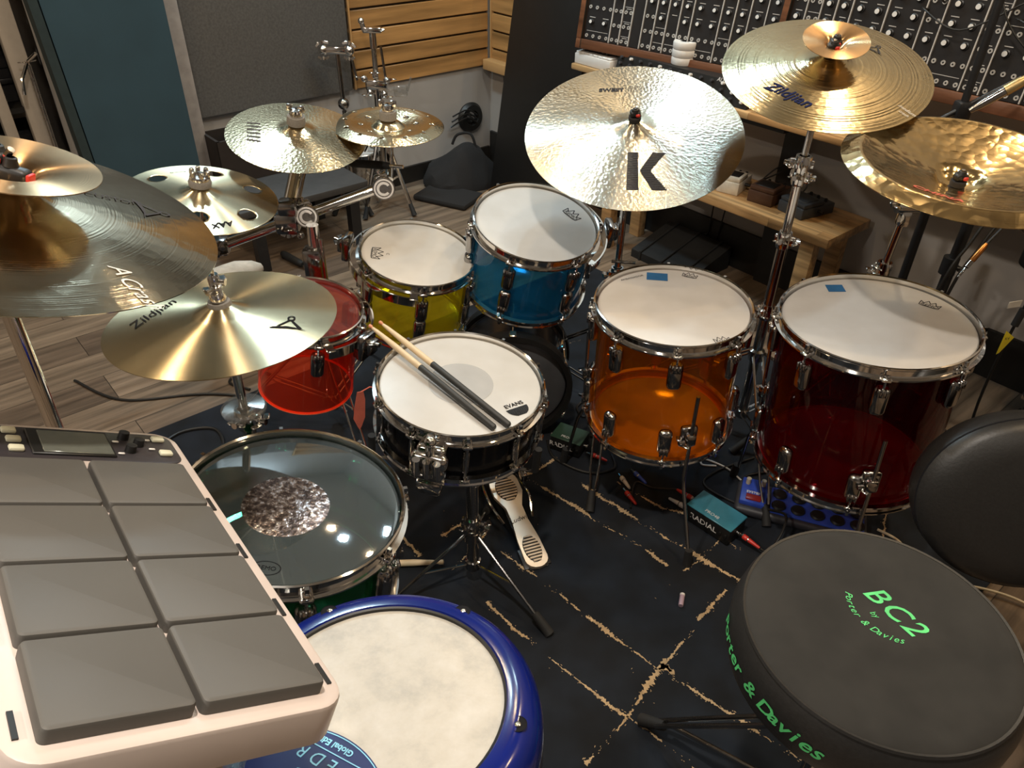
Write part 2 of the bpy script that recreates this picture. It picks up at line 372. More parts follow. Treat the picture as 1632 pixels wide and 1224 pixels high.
# wall panels -----------------------------------------------------------
def slatwall(name, wdt, z0, z1, label, M, ledge=False):
    t = thing(name, label, 'wall panel', M)
    m = MB(); p = .0855; k = 0; z = z0
    while z < z1-.01:
        m.rbox((wdt/2, -.009, z+p/2-.002), (wdt, .018, p-.009), .0025, 1); z += p; k += 1
    m.box((wdt/2, -.0025, (z0+z)/2), (wdt, .005, z-z0-.006)); m.build('slat_board', SLAT, t)
    e = MB(); e.rbox((.006, -.0115, (z0+z)/2), (.012, .023, z-z0), .002, 1); e.build('edge_strip', MAPLE, t)
    if ledge:
        e = MB(); e.rbox((wdt/2, -.035, z0+.012), (wdt, .07, .05), .004); e.build('ledge', MAPLE, t)
        e = MB(); e.rbox((wdt/2+.01, -.03, z0-.035), (.07, .05, .042), .008); e.build('bracket', BLACKP, t)
    return t
slatwall('slatwall_panel', .80, .515, 2.1, 'maple slatwall panel of grooved boards beside the grey fabric panel', T(W(.83, .001)) @ RZ(math.atan2(-DL.y, -DL.x)))
slatwall('slatwall_panel', .34, .515, 2.1, 'narrow maple slatwall return with a ledge, beside the tall black board', T(W(.001, .025)) @ RZ(math.atan2(DR.y, DR.x)), True)
m = MB(); m.rbox((.023, -1.21, 1.27), (.042, .72, 1.5), .008)
one('acoustic_panel', m, GREYFAB, 'grey felt acoustic panel on the wall left of the slatwall', 'acoustic panel', M=ROOM)
t = thing('teal_panel', 'tall teal fabric panel standing at the store room opening', 'panel', RM(1.84, .075))
m = MB(); m.add([(-.03,.20,0),(.03,.20,0),(.03,.205,2.3),(-.03,.205,2.3),(-.03,-.17,0),(.03,-.17,0),(.03,-.255,2.3),(-.03,-.255,2.3)], [(0,1,2,3),(7,6,5,4),(1,5,6,2),(4,0,3,7),(3,2,6,7),(0,4,5,1)]); m.build('fabric_face', TEALP, t)
m = MB(); m.add([(-.035,-.175,0),(.036,-.175,0),(.036,-.262,2.3),(-.035,-.262,2.3),(-.035,-.205,0),(.036,-.205,0),(.036,-.292,2.3),(-.035,-.292,2.3)], [(0,1,2,3),(7,6,5,4),(1,5,6,2),(4,0,3,7),(3,2,6,7),(0,4,5,1)]); m.build('edge_frame', TEALD, t)

# store room: pale shelf posts, dark gear
t = thing('storage_rack', 'beige metal storage rack with dark shelves in the store room', 'shelf', RM(2.2, -.02))
for a0, w in ((-.07, .065), (.032, .040), (.46, .06)):
    m = MB(); m.rbox((-.12, -a0, 1.05), (.05, w, 2.1), .004); m.build('post', BEIGE, t)
for z in (.3, .62, .93, 1.3):
    m = MB(); m.box((-.32, -.22, z), (.42, .62, .02)); m.build('shelf', BLACKP, t)
def crate(a, b, z, d, mat, label, name='gear_case', cat='case'):
    t = thing(name, label, cat, RM(a, b, z)); m = MB(); m.rbox((0,0,d[2]*.38), (d[0],d[1],d[2]*.76), .008); m.build('body', mat, t)
    m = MB(); m.rbox((0,0,d[2]*.88), (d[0]+.006,d[1]+.006,d[2]*.22), .006); m.build('lid', mat, t)
    m = MB(); m.rbox((d[0]/2+.008,0,d[2]*.5), (.012,.09,.02), .004); m.build('handle', BLACKM, t)
crate(2.16, -.36, .94, (.22,.16,.20), BEIGE, 'beige box on the third shelf of the storage rack', 'box', 'box')
crate(2.2, -.34, .63, (.24,.2,.16), BLACKC, 'black case on the middle shelf of the storage rack')
crate(2.2, -.34, .31, (.24,.22,.2), BLACKC, 'black case on the low shelf of the storage rack')
t = thing('clamp_arm', 'small chrome clamp arm at the edge of the storage rack', 'clamp', RM(2.115, -.05, .80))
m = MB(); m.tube([(0,.0,.0),(.03,-.04,-.05),(.04,-.05,-.1)], .006); m.tube([(0,0,0),(.03,.03,.03)], .006); wing(m, (0,0,0), (1,0,0), .03); m.build('arm', CHROME, t)
m = MB(); m.cyl((0,0,-.01),(0,0,-.82), .008); m.lathe([(0,-.82),(.05,-.82),(.05,-.8),(0,-.8)], 16); m.build('stand_rod', STEEL, t)

# tall black board leaning on the right wall
t = thing('black_board', 'tall matte black board leaning against the right wall', 'board', RM(.30, .635, 0) @ Matrix.Rotation(math.radians(-9), 4, 'X'))
m = MB(); m.rbox((0,0,.85), (.50,.035,1.69), .006); m.build('board', BLACKP, t)
m = MB(); m.rbox((0,-.03,.02), (.45,.06,.03), .006); m.build('foot_rail', BLACKM, t)
# black bag heap
t = thing('gig_bag', 'black soft bag slumped in the room corner below the cable port', 'bag', RM(.33, .17, 0))
m = MB(); m.lathe([(0,0),(.20,0),(.205,.03),(.19,.07),(.13,.12),(.09,.17),(.04,.2),(0,.205)], 28, 0, Matrix.Rotation(.2,4,'Y') @ Matrix.Diagonal((.8,1.05,1,1)))
for i, v in enumerate(m.v):
    q = V(v); q += V((math.sin(q.y*40+q.z*25)*.008, math.cos(q.x*37)*.008, math.sin(q.x*30+q.y*22)*.008 if q.z > .04 else 0)); q.z = max(q.z, .001); m.v[i] = q
m.build('bag_body', BLACKC, t)
m = MB(); m.tube([(-.05,-.02,.19),(-.03,.0,.24),(.03,.04,.25),(.05,.06,.17)], .007, smooth=6); m.build('strap', BLACKC, t)
m = MB(); m.rbox((.06,-.24,.015), (.30,.2,.03), .012, 2, 0, RZ(.4)); m.build('side_flap', BLACKC, t)
# wall cable port
t = thing('cable_port', 'round black cable port with cables on the grey wall by the corner', 'wall fitting', at(W(.145,.001,.265), DR))
m = MB(); m.lathe([(.035,0),(.075,0),(.078,.012),(.066,.03),(.04,.03),(.035,.02)], 32, closed=True); m.build('ring', BLACKP, t)
m = MB(); m.lathe([(0,.004),(.036,.004),(.03,.012),(0,.014)], 20); m.build('cap', CHROMED, t)
for i in range(3):
    m = MB(); m.tube([(.0,.01*i-.01,.012),(.012,.02*i-.02,.05),(-.06,.02*i+.02,.06),(-.15,.03*i-.02,.035+.01*i)], .004, smooth=5); m.build('cable', BLACKP, t)

# low black bench with the hardware case ---------------------------------
t = thing('low_table', 'low black table with dark grey top behind the cymbal rack', 'table', RM(1.37, .30, 0))
m = MB(); m.rbox((0,0,.265), (.40,.58,.03), .004); m.build('tabletop', plain('table_grey', (.045,.043,.042), .6), t)
for sx in (-1,1):
    for sy in (-1,1):
        m = MB(); m.box((sx*.17, sy*.22, .125), (.04,.045,.25)); m.build('leg', BLACKM, t)
t = thing('hardware_case', 'open black hardware case on the low table against the wall', 'case', RM(1.30, .105, .281))
m = MB(); m.box((0,0,.006), (.17,.56,.012))
for d in (((-.08,0,.09),(.012,.56,.18)), ((.08,0,.09),(.012,.56,.18)), ((0,-.274,.09),(.17,.012,.18)), ((0,.274,.09),(.17,.012,.18))): m.box(*d)
m.build('tray', plain('case_brown_black', (.02,.014,.011), .7), t)
for i, (y, r) in enumerate(((-.17,.3),(-.09,1.4),(0,.8),(.08,2.2),(.17,.2))):
    m = MB(); m.cyl((-.04,0,0),(.05,.0,.03), .012); m.sph((.05,0,.03), .017, 12); m.rbox((-.02,.01,.01), (.045,.03,.035), .006); wing(m, (0,-.02,.01), (0,-1,.2), .02)
    one('tom_clamp', m, CHROME, ['leftmost of the chrome clamps piled in the open hardware case','chrome clamp second from the left in the open hardware case','middle chrome clamp in the open hardware case','chrome clamp second from the right in the open hardware case','rightmost of the chrome clamps in the open hardware case'][4-i], 'clamp', 'chrome clamps in the hardware case', RM(1.30, .105, .465) @ T((.02,y,0)) @ RZ(r))
# plain chrome drum shell by the wall
t = thing('metal_drum_shell', 'bright steel drum shell on the floor under the slatwall', 'drum', RM(.885, .115, 0))
m = MB(); m.lathe([(.071,.0),(.075,.004),(.075,.26),(.071,.265),(.069,.26),(.069,.004)], 48, closed=True); m.build('shell', STEEL, t)
for z in (.012,.25):
    m = MB(); m.lathe([(.0755,z-.012),(.084,z-.01),(.082,z+.012),(.0755,z+.012)], 48, closed=True); m.build('hoop', CHROME, t)
m = MB(); m.lathe([(0,.258),(.068,.258)], 48); m.build('drum_head', HEADW, t)
for i in range(6):
    m = MB(); m.rbox((.081,0,.13), (.012,.018,.07), .007, 2, 0, RZ(i*PI/3)); m.build('lug', CHROME, t)

# ------------------------------------------------------------------ tall desk with the modular synths
t = thing('synth_desk', 'wooden desk shelf carrying the modular synthesizers along the right wall', 'desk', RM(0, 0, 0))
m = MB(); m.rbox((2.12,-.172,.729), (2.35,.33,.023), .004); m.build('desktop', WOODK, t)
for b in (1.12, 1.84, 3.22):
    m = MB(); m.box((b,-.0285,.3585), (.08,.025,.717)); m.build('leg', BLACKM, t)
m = MB(); m.box((1.5,-.30,.708), (.9,.03,.018)); m.build('under_rail', BLACKM, t)
m = MB(); m.box((1.32,-.02,.86),(.95,.03,.236)); o = m.build('back_board', BLACKP, t)
KNOBM = [plain('knob_black', (.015,.015,.016), .35), plain('knob_cap', (.75,.74,.72), .3, var=.03)]
def knob_mesh(r):
    k = MB(); k.lathe([(0,0),(r,0),(r,r*.35),(r*.75,r*.45),(r*.7,r*1.15),(0,r*1.15)], 14); k.lathe([(0,r*1.16),(r*.66,r*1.16),(r*.62,r*1.26),(0,r*1.27)], 12, 1); return k
def dup_mesh(src, parent, loc):
    c = src.copy(); COL.objects.link(c); c.parent = parent; c.matrix_parent_inverse = Matrix(); c.location = loc; return c
random.seed(11)
def synth(name, label, M, wdt, hgt, mods, knr, framemat, dp=.15):
    """modular cabinet; local x right, z up, face at y=0 looking to -y. mods: (width, kind)"""
    t = thing(name, label, 'synthesizer', M)
    m = MB()
    m.rbox((wdt/2,dp/2-.012,-.018), (wdt+.05,dp,.036), .003); m.build('bottom_rail', framemat, t)
    m = MB(); m.rbox((wdt/2,dp/2-.012,hgt+.018), (wdt+.05,dp,.036), .003); m.build('top_rail', framemat, t)
    for x in (-.0125, wdt+.0125):
        m = MB(); m.rbox((x,dp/2-.012,hgt/2), (.025,dp,hgt), .003); m.build('side_board', framemat, t)
    m = MB(); m.box((wdt/2,dp/2+.005,hgt/2), (wdt,dp-.04,hgt)); m.build('back', BLACKP, t)
    src = knob_mesh(knr).build('knob', KNOBM, None); jm = MB(); jm.lathe([(.0028,0),(.0070,0),(.0066,.0025),(.0028,.0025)], 10, closed=True); jm.lathe([(0,.0004),(.0029,.0004)], 8, 1)
    jsrc = jm.build('jack', [CHROME_W, BLACKM], None)
    kk = []; jj = []; x = 0; panels = []
    for w, kind in mods:
        if x+w > wdt+.001: w = wdt-x
        if w < .02: break
        p = MB(); p.box((x+w/2,.012,hgt/2), (w-.003,.02,hgt-.004)); p.box((x+w-.0016,.0035,hgt/2),(.0035,.012,hgt-.004), 1)
        nc = max(1, int(w/.043)); pt = w/nc
        rows = int((hgt-.03)/.045)
        for r in range(rows):
            z = hgt-.045-r*(hgt-.06)/max(rows-1,1)
            if kind == 'k' : jk = r >= rows-2
            elif kind == 'j': jk = r % 3 != 0
            elif kind == 'b': jk = True
            elif kind == 's': jk = r > rows//2
            else: jk = None
            for c in range(nc):
                xx = x+pt*(c+.5)
                if jk is None: continue
                if jk:
                    for d in ((-.25,.25) if pt > .03 else (0,)): jj.append((xx+d*pt, z)); 
                    if kind == 'b': p.box((xx, .0015, z+.012), (pt*.5,.001,.002), 1)
                else:
                    if random.random() < .92: kk.append((xx, z))
                    p.box((xx, .0015, z+knr*1.6), (pt*.42,.001,.0022), 1)
            if jk and random.random() < .3: p.box((x+w/2,.0015,z+.018), (w*.8,.001,.0015), 1)
        panels.append((p.build('module_panel', [PANELB, ALU], t), x, w)); x += w
    R = Matrix.Rotation(PI/2, 4, 'X')
    def place(src, L, nm):
        L.sort(key=lambda q: q[1])
        for i, (x, z) in enumerate(L[:90]):
            par = next((p for p, px, pw in panels if px <= x < px+pw), panels[-1][0])
            c = src.copy(); COL.objects.link(c); c.parent = par; c.location = (x, .0015, z); c.rotation_euler = (PI/2, 0, random.uniform(0,.01))
        if len(L) > 90:
            mb = MB(); src_me = src.data
            vs = [tuple(v.co) for v in src_me.vertices]; fs = [tuple(p.vertices) for p in src_me.polygons]; ms = [p.material_index for p in src_me.polygons]
            for x, z in L[90:]:
                k = len(mb.f); mb.add(vs, fs, 0, T((x,.0015,z)) @ R); mb.m[k:] = ms
            o = mb.build(nm+'_rows', list(src_me.materials), t); o['kind'] = 'stuff'
        bpy.data.objects.remove(src)
    place(src, kk, 'knob'); place(jsrc, jj, 'jack')
    return t
CHROME_W = plain('jack_ring', (.62,.60,.57), .3, .4); ALU = plain('divider_silver', (.66,.63,.60), .35, .3)
M1 = RM(.32, .985, .838) @ RZ(math.radians(9)) @ Matrix.Rotation(math.radians(-9), 4, 'X')
synth('modular_synthesizer', 'walnut framed modular synthesizer behind the large hammered ride cymbal', M1, .80, .42,
      [(.125,'j'),(.045,'s'),(.045,'b'),(.05,'x'),(.05,'s'),(.05,'k'),(.05,'k'),(.05,'k'),(.11,'k'),(.053,'k'),(.053,'k'),(.06,'k'),(.06,'k'),(.08,'x')], .0100, WALNUT, .09)
M2 = RM(.245, 1.83, .925) @ Matrix.Rotation(math.radians(-7), 4, 'X')
synth('modular_synthesizer', 'wide modular synthesizer with patch cables above the china cymbal', M2, 1.12, .46,
      [(.055,'j'),(.05,'s'),(.05,'k'),(.05,'k'),(.11,'k'),(.11,'k'),(.055,'j'),(.11,'k'),(.055,'b'),(.11,'j'),(.055,'k'),(.11,'k'),(.055,'b'),(.15,'k')], .0112, WALNUT)
# rack mixer below the left cabinet
t = thing('mixing_console', 'black mixing console with rows of knobs under the walnut synthesizer', 'mixer', RM(.320, 1.17, .741))
m = MB(); m.add([(0,0,0),(.62,0,0),(.62,.15,0),(0,.15,0),(0,.022,.074),(.62,.022,.074),(.62,.15,.074),(0,.15,.074)], [(3,2,1,0),(4,5,6,7),(0,1,5,4),(1,2,6,5),(2,3,7,6),(3,0,4,7)]); m.build('chassis', BLACKP, t)
FM = Matrix.Rotation(PI/2-.29, 4, 'X')
for i in range(13):
    for j in range(3):
        q = (.022+i*.048, .0055+.0065*j-.001, .020+j*.021)
        m = MB(); m.lathe([(0,0),(.0062,0),(.0054,.010),(0,.011)], 10, 0, T(q) @ FM); m.build('knob', WHITEP if (i+j) % 3 == 0 else INKG, t)
m = MB(); m.text('ALLEN', .020, None, .2, 0, T((.50,.0205,.0705)) @ FM); m.build('lettering', WHITEP, t)
t = thing('small_keyboard', 'small white keyboard with black keys left of the mixing console', 'keyboard', RM(.275, 1.05, .741))
m = MB(); m.rbox((0,0,.02), (.20,.10,.04), .004); m.build('body', WHITEP, t)
for i in range(8):
    m = MB(); m.rbox((-.084+i*.024,-.012,.044), (.022,.07,.008), .002, 1); m.build('white_key', WHITEP, t)
for i in (0,1,3,4,5):
    m = MB(); m.rbox((-.072+i*.024,.004,.052), (.012,.042,.012), .002, 1); m.build('black_key', BLACKP, t)
for i, z in enumerate((.8155,.8422,.8689)):
    t = thing('tape_roll', ['lowest of three white rolls stacked on the mixing console','middle of three white rolls stacked on the mixing console','top white roll of the stack on the mixing console'][i], 'roll', T(W(.240, 1.435, z)), 'white rolls stacked on the mixing console')
    m = MB(); m.lathe([(.02,0),(.042,0),(.044,.003),(.044,.023),(.042,.026),(.02,.026)], 32, closed=True); m.build('roll', WHITEP, t)
    m = MB(); m.lathe([(.016,0),(.02,0),(.02,.026),(.016,.026)], 20, closed=True); m.build('core', plain('grey_core', (.3,.3,.3), .5), t)

# ------------------------------------------------------------------ butcher block bench, pedals
t = thing('bench', 'low butcher block wooden bench against the right wall under the desk', 'bench', RM(.19, 1.66, 0))
m = MB(); m.rbox((0,0,.395), (1.10,.28,.034), .003); m.build('bench_top', WOODK, t)
for sx in (-1,1):
    for sy in (-1,1):
        m = MB(); m.rbox((sx*.47, sy*.10, .189), (.055,.045,.378), .003); m.build('leg', WOODK, t)
def stomp(name, label, a, b, rz, d, mat, top):
    t = thing(name, label, 'effects pedal', RM(a, b, .412) @ RZ(rz))
    m = MB(); m.rbox((0,0,d[2]*.36), (d[0],d[1],d[2]*.72), .004); m.build('body', mat, t)
    m = MB(); m.rbox((0,-d[1]*.16,d[2]*.86), (d[0]*.98,d[1]*.62,d[2]*.28), .005); m.build('foot_switch', mat, t)
    m = MB(); m.rbox((0,-d[1]*.16,d[2]*1.01), (d[0]*.72,d[1]*.42,.003), .001, 1); m.build('rubber_pad', top, t)
    for x in (-.3,0,.3):
        m = MB(); m.lathe([(0,0),(.006,0),(.005,.011),(0,.011)], 12, 0, T((x*d[0],d[1]*.34,d[2]*.72))); m.build('knob', BLACKP, t)
    for sx in (-1,1):
        m = MB(); m.cyl((sx*d[0]/2,.0,d[2]*.4),(sx*(d[0]/2+.02),.0,d[2]*.4), .006, n=10); m.build('plug', BLACKP, t)
PB = plain('pedal_brown', (.075,.035,.02), .4); PG = plain('pedal_slate', (.05,.055,.062), .45); PW = plain('pedal_cream', (.70,.64,.53), .45)
stomp('effects_pedal', 'cream effects pedal with black pad, left on the wooden bench', .20, 1.725, .25, (.085,.135,.065), PW, BLACKP)
stomp('effects_pedal', 'dark brown effects pedal in the middle of the wooden bench', .185, 1.87, .1, (.10,.14,.062), PB, BLACKP)
stomp('effects_pedal', 'slate grey effects pedal on the bench behind the crash stand', .175, 2.02, -.2, (.115,.16,.055), PG, PG)
def cable(pts, r, mat, label, name='cable', sm=8, group=None):
    m = MB(); m.tube(pts, r, 8, 0, sm); return one(name, m, mat, label, 'cable', group)
cable([W(.17,1.79,.437),W(.10,1.81,.46),W(.06,1.86,.49),W(.09,1.93,.48),W(.12,1.935,.44)], .003, BLACKP, 'black patch cable looping over the brown pedal on the bench')
cable([W(.14,1.79,.437),W(.09,1.83,.50),W(.06,1.90,.52),W(.08,1.955,.47),W(.12,1.955,.436)], .003, BLACKP, 'black patch cable arching from brown to slate pedal')
t = thing('floor_amplifier', 'black wedge shaped floor unit with ribs under the wooden bench', 'amplifier', RM(.17, 1.50, 0))
m = MB(); m.add([(-.17,-.11,0),(.17,-.11,0),(.17,.13,0),(-.17,.13,0),(-.17,-.11,.035),(.17,-.11,.035),(.17,.13,.10),(-.17,.13,.10)], [(3,2,1,0),(4,5,6,7),(0,1,5,4),(1,2,6,5),(2,3,7,6),(3,0,4,7)]); m.build('cabinet', RUBBER, t)
for x in (-.12,0,.12):
    m = MB(); m.tube([(x,-.112,.0),(x,-.112,.038),(x,.13,.104)], .006); m.build('rib', RUBBER, t)
for i, (b, s) in enumerate(((1.50,.0),(1.56,.01))):
    cable([W(.02,b+.05,.37),W(.03,b+.04,.25),W(.02,b+.03-s,.12),W(.03,b+.02,.10)], .003, BLACKP, ['thin black cable hanging under the bench, left one','thin black cable hanging under the bench, right one'][i])
# ------------------------------------------------------------------ drums
def crown(m, M, s, txt='REMO'):
    """three line crown badge with lettering, drawn flat"""
    m.text(txt, s*.42, None, .15, 0, M @ T((0,-s*.18,0)))
    pts = [(-.62,-.36),(-.66,.22),(-.40,-.02),(-.22,.42),(0,.04),(.22,.42),(.40,-.02),(.66,.22),(.62,-.36),(-.62,-.36)]
    for p, q in zip(pts, pts[1:]):
        p = V(p)*s; q = V(q)*s; d = (q-p).normalized(); n = V((-d.y,d.x))*s*.028
        m.add([(*(p-n),0),(*(q-n),0),(*(q+n),0),(*(p+n),0)], [(0,1,2,3)], 0, M)
    m.box((0,-s*.42,0), (s*.9,s*.02,.0002), 0, M)
def hoop(R, z, up):
    p = [(R+.0025,-.020),(R+.0145,-.020),(R+.015,-.0165),(R+.0065,-.0145),(R+.0062,.0005),(R+.009,.004),(R+.009,.007),(R+.006,.0085),(R+.0025,.006)]
    return [(r, z+(h if up else -h)) for r, h in p]
def copies(src, angs):
    out = [src]; src.rotation_euler.z = angs[0]; kids = list(src.children)
    for a in angs[1:]:
        c = src.copy(); COL.objects.link(c); c.parent = src.parent; c.rotation_euler.z = a; out.append(c)
        for k in kids:
            d = k.copy(); COL.objects.link(d); d.parent = c
    return out
def drum(name, label, ctop, n, depth, R, shell, head, nl, a0, bottom=True, lugs='split', res=None, shape=None, cat='drum', group=None):
    n = V(n).normalized(); t = thing(name, label, cat, at(V(ctop)-n*depth, n, (1,0,0)), group)
    t0 = .004 if bottom else 0
    s = MB(); th = .0055; Ri = R-.004
    s.lathe([(Ri-th,t0),(Ri-th*.4,t0-.0005),(Ri,t0+.001),(Ri,depth-.012),(Ri-th*.5,depth-.009),(Ri-th,depth-.011)], 72, closed=True); s.build('shell', shell, t)
    em = {'acrylic_red':EDGE_R,'acrylic_orange':EDGE_O,'acrylic_yellow':EDGE_Y,'acrylic_crimson':EDGE_C,'acrylic_blue':EDGE_B,'acrylic_green':EDGE_G}.get(shell.name)
    if em:
        s = MB(); s.lathe([(Ri-th-.0002,t0+.0005),(Ri-th+.0012,t0-.0008),(Ri+.0003,t0+.0006),(Ri+.0003,t0+.0030),(Ri-th-.0002,t0+.0045)], 72, closed=True); s.build('bearing_edge', em, t)  # extra ring over the shell edge carries the painted glow
    h = MB(); h.lathe([(0,depth-.0075),(R-.008,depth-.0075),(R-.002,depth-.009),(R+.001,depth-.013),(R+.001,depth-.02)], 72); h.build('batter_head', head, t)
    angs = [a0+2*PI*i/nl for i in range(nl)]
    hp = MB(); hp.lathe(hoop(R, depth-.004, True), 72, closed=True)
    for a in angs: hp.rbox((R+.012,0,depth-.0205), (.018,.022,.010), .003, 1, 0, RZ(a))
    hp.build('top_hoop', CHROME, t)
    if bottom:
        hp = MB(); hp.lathe(hoop(R, .004, False), 72, closed=True)
        for a in angs: hp.rbox((R+.012,0,.0205), (.018,.022,.010), .003, 1, 0, RZ(a))
        hp.build('bottom_hoop', CHROME, t)
        if res:
            h = MB(); h.lathe([(0,.0035),(R-.006,.0035),(R,.008),(R,.016)], 64); h.build('resonant_head', res, t)
    def lug(z, sgn):
        L = MB(); M = T((R-.003,0,z))
        L.rbox((.009,0,0), (.025,.034,.072), .012, 3, 0, M); L.rbox((.011,0,sgn*.024), (.026,.027,.024), .008, 2, 0, M)
        for k in (-1,0,1): L.rbox((.016,k*.0080,sgn*.026), (.020,.0048,.020), .0018, 1, 0, M)
        o = L.build('lug', CHROMED, t)
        r = MB(); zt = depth-.012 if sgn > 0 else .012
        r.cyl((R+.013,0,z+sgn*.02),(R+.013,0,zt+sgn*.004), .0028, n=8); r.box((R+.013,0,zt+sgn*.010), (.0065,.0065,.010)); r.lathe([(0,0),(.0065,0),(.0055,sgn*.004),(0,sgn*.004)], 10, 0, T((R+.013,0,zt)))
        r.build('tension_rod', CHROME, o); return o
    if lugs == 'split':
        copies(lug(depth-.078, 1), angs)
        if bottom: copies(lug(.078, -1), [a for a in angs])
    elif lugs == 'mid':
        copies(lug(depth*.5, 1), angs)
    elif lugs == 'tube':
        L = MB(); L.rbox((R+.005,0,depth*.5), (.017,.016,.058), .006, 2); L.rbox((R+.011,0,depth*.5), (.008,.009,.085), .004, 2); o = L.build('lug', CHROMED, t)
        r = MB(); r.cyl((R+.013,0,.012),(R+.013,0,depth-.008), .0027, n=8); r.box((R+.013,0,depth-.002), (.0065,.0065,.011)); r.lathe([(0,0),(.007,0),(.006,.004),(0,.004)], 10, 0, T((R+.013,0,depth-.012))); r.build('tension_rod', CHROME, o)
        copies(o, angs)
    return t
def rim_mount(t, R, z, a0, a1, am):
    m = MB(); m.lathe([(R+.030,z-.016),(R+.034,z-.016),(R+.034,z+.010),(R+.030,z+.010)], 40, 0, None, True, a0, a1)
    for a in (a0+.03, a1-.03): m.rbox((R+.022,0,z+.006), (.030,.022,.005), .002, 1, 0, RZ(a))
    m.build('suspension_rim', CHROME, t)
    b = MB(); b.rbox((R+.045,0,z-.006), (.022,.055,.07), .006, 2, 0, RZ(am)); b.rbox((R+.062,0,z-.002), (.02,.034,.04), .006, 2, 0, RZ(am))
    q = RZ(am) @ V((R+.075,.0,z+.01)); wing(b, q, RZ(am).to_3x3() @ V((1,0,.2)), .026); b.build('mount_bracket', CHROMED, t)
def on_head(depth, r, ang, rot): return T((r*math.cos(ang), r*math.sin(ang), depth-.0070)) @ RZ(rot)
D2 = math.radians
# floor toms
def tom_leg(t, R, ang, zb, kick, zfoot, M):
    """bracket with wing screw and bent rod leg; zfoot = local z of the ground"""
    b = MB(); A = RZ(ang); b.rbox((R+.006,0,zb), (.018,.042,.060), .007, 3, 0, A); b.rbox((R+.020,0,zb), (.020,.026,.034), .006, 2, 0, A)
    wing(b, A @ V((R+.024,-.022,zb-.004)), A.to_3x3() @ V((.2,-1,0)), .024); br = b.build('leg_bracket', CHROMED, t)
    m = MB(); r = R+.022
    m.tube([A @ V(p) for p in ((r,0,zb+.13),(r,0,zb-.12),(r+.015,0,zb-.16),(r+kick-.012,0,zfoot+.05),(r+kick,0,zfoot+.03))], .0048, 10); l = m.build('leg', CHROMED, t)
    f = MB(); f.tube([A @ V(p) for p in ((r+kick-.006,0,zfoot+.055),(r+kick,0,zfoot+.006))], [.010,.012], 12); f.build('rubber_foot', RUBBER, l)
oN = V((-.021,-.033,.999)).normalized(); oC = V((.377,1.582,.608))
t = drum('floor_tom', 'clear orange floor tom with white head and blue tape', oC, oN, .352, .1778, AC_ORA, HEADW, 8, D2(-95), res=CLEARH)
for a, k in ((-78,.10),(42,.05),(160,.05)): tom_leg(t, .1778, D2(a), .095, k, -(oC-oN*.352).z+.012, None)
m = MB(); crown(m, on_head(.352, .158, D2(66), D2(-24)), .028); crown(m, on_head(.352, .166, D2(-59), D2(12)), .028); m.text('AMBASSADOR', .010, None, 0, 0, on_head(.352,.155,D2(122),D2(24)) ); m.build('head_logo', INK, t)
m = MB(); m.rbox((0,0,.0004), (.052,.036,.0012), .0005, 1, 0, on_head(.352, .138, D2(98), D2(-8))); m.build('tape_patch', BLUETAPE, t)
rN = V((-.055,.008,.998)).normalized(); rC = V((.811,1.48,.639))
t = drum('floor_tom', 'clear dark red floor tom, the largest drum, with white head', rC, rN, .398, .2032, AC_CRI, HEADW, 8, D2(-105), res=CLEARH)
for a, k in ((-97,.03),(25,.04),(140,.04)): tom_leg(t, .2032, D2(a), .10, k, -(rC-rN*.398).z+.012, None)
m = MB(); crown(m, on_head(.398, .158, D2(24), D2(-44)), .034); m.build('head_logo', INK, t)
m = MB(); m.rbox((0,0,.0004), (.040,.034,.0012), .0005, 1, 0, on_head(.398, .159, D2(105), D2(-3))); m.build('tape_patch', BLUETAPE, t)
m = MB(); m.prism([(-.03,.0),(-.012,.022),(.018,.022),(.034,.0),(.018,-.022),(-.012,-.022)], 0, .003, 0, RZ(D2(-38)) @ T((.2032-.0035,0,.30)) @ Matrix.Rotation(PI/2,4,'Y')); m.build('badge', CHROMED, t)
# rack toms
bN = V((.134,-.227,.965)).normalized(); bC = V((.058,1.931,.655))
t = drum('rack_tom', 'clear teal blue rack tom with white head, rearmost drum', bC, bN, .235, .1651, AC_BLU, HEADW, 6, D2(-112), res=CLEARP)
rim_mount(t, .1651, .205, D2(-40), D2(60), D2(10))
m = MB(); crown(m, on_head(.235, .118, D2(31), D2(-48)), .040); m.build('head_logo', INK, t)
yN = V((.159,-.126,.979)).normalized(); yC = V((-.267,1.92,.561))
t = drum('rack_tom', 'clear yellow rack tom with white head', yC, yN, .225, .1524, AC_YEL, HEADW, 6, D2(-78), res=CLEARP)
rim_mount(t, .1524, .195, D2(130), D2(275), D2(172))
m = MB(); crown(m, on_head(.225, .110, D2(-167), D2(-86)), .040); m.text('C', .012, None, 0, 0, on_head(.225,.082,D2(-165),D2(-86))); m.build('head_logo', INK, t)
sN = V((.17,-.05,.985)).normalized(); sC = V((-.508,1.645,.54))
t = drum('concert_tom', 'clear red concert tom with clear head, partly under the hi-hat', sC, sN, .25, .127, AC_RED, CLEARR, 6, D2(-128), bottom=False, lugs='split')
rim_mount(t, .127, .222, D2(-60), D2(70), D2(-25))
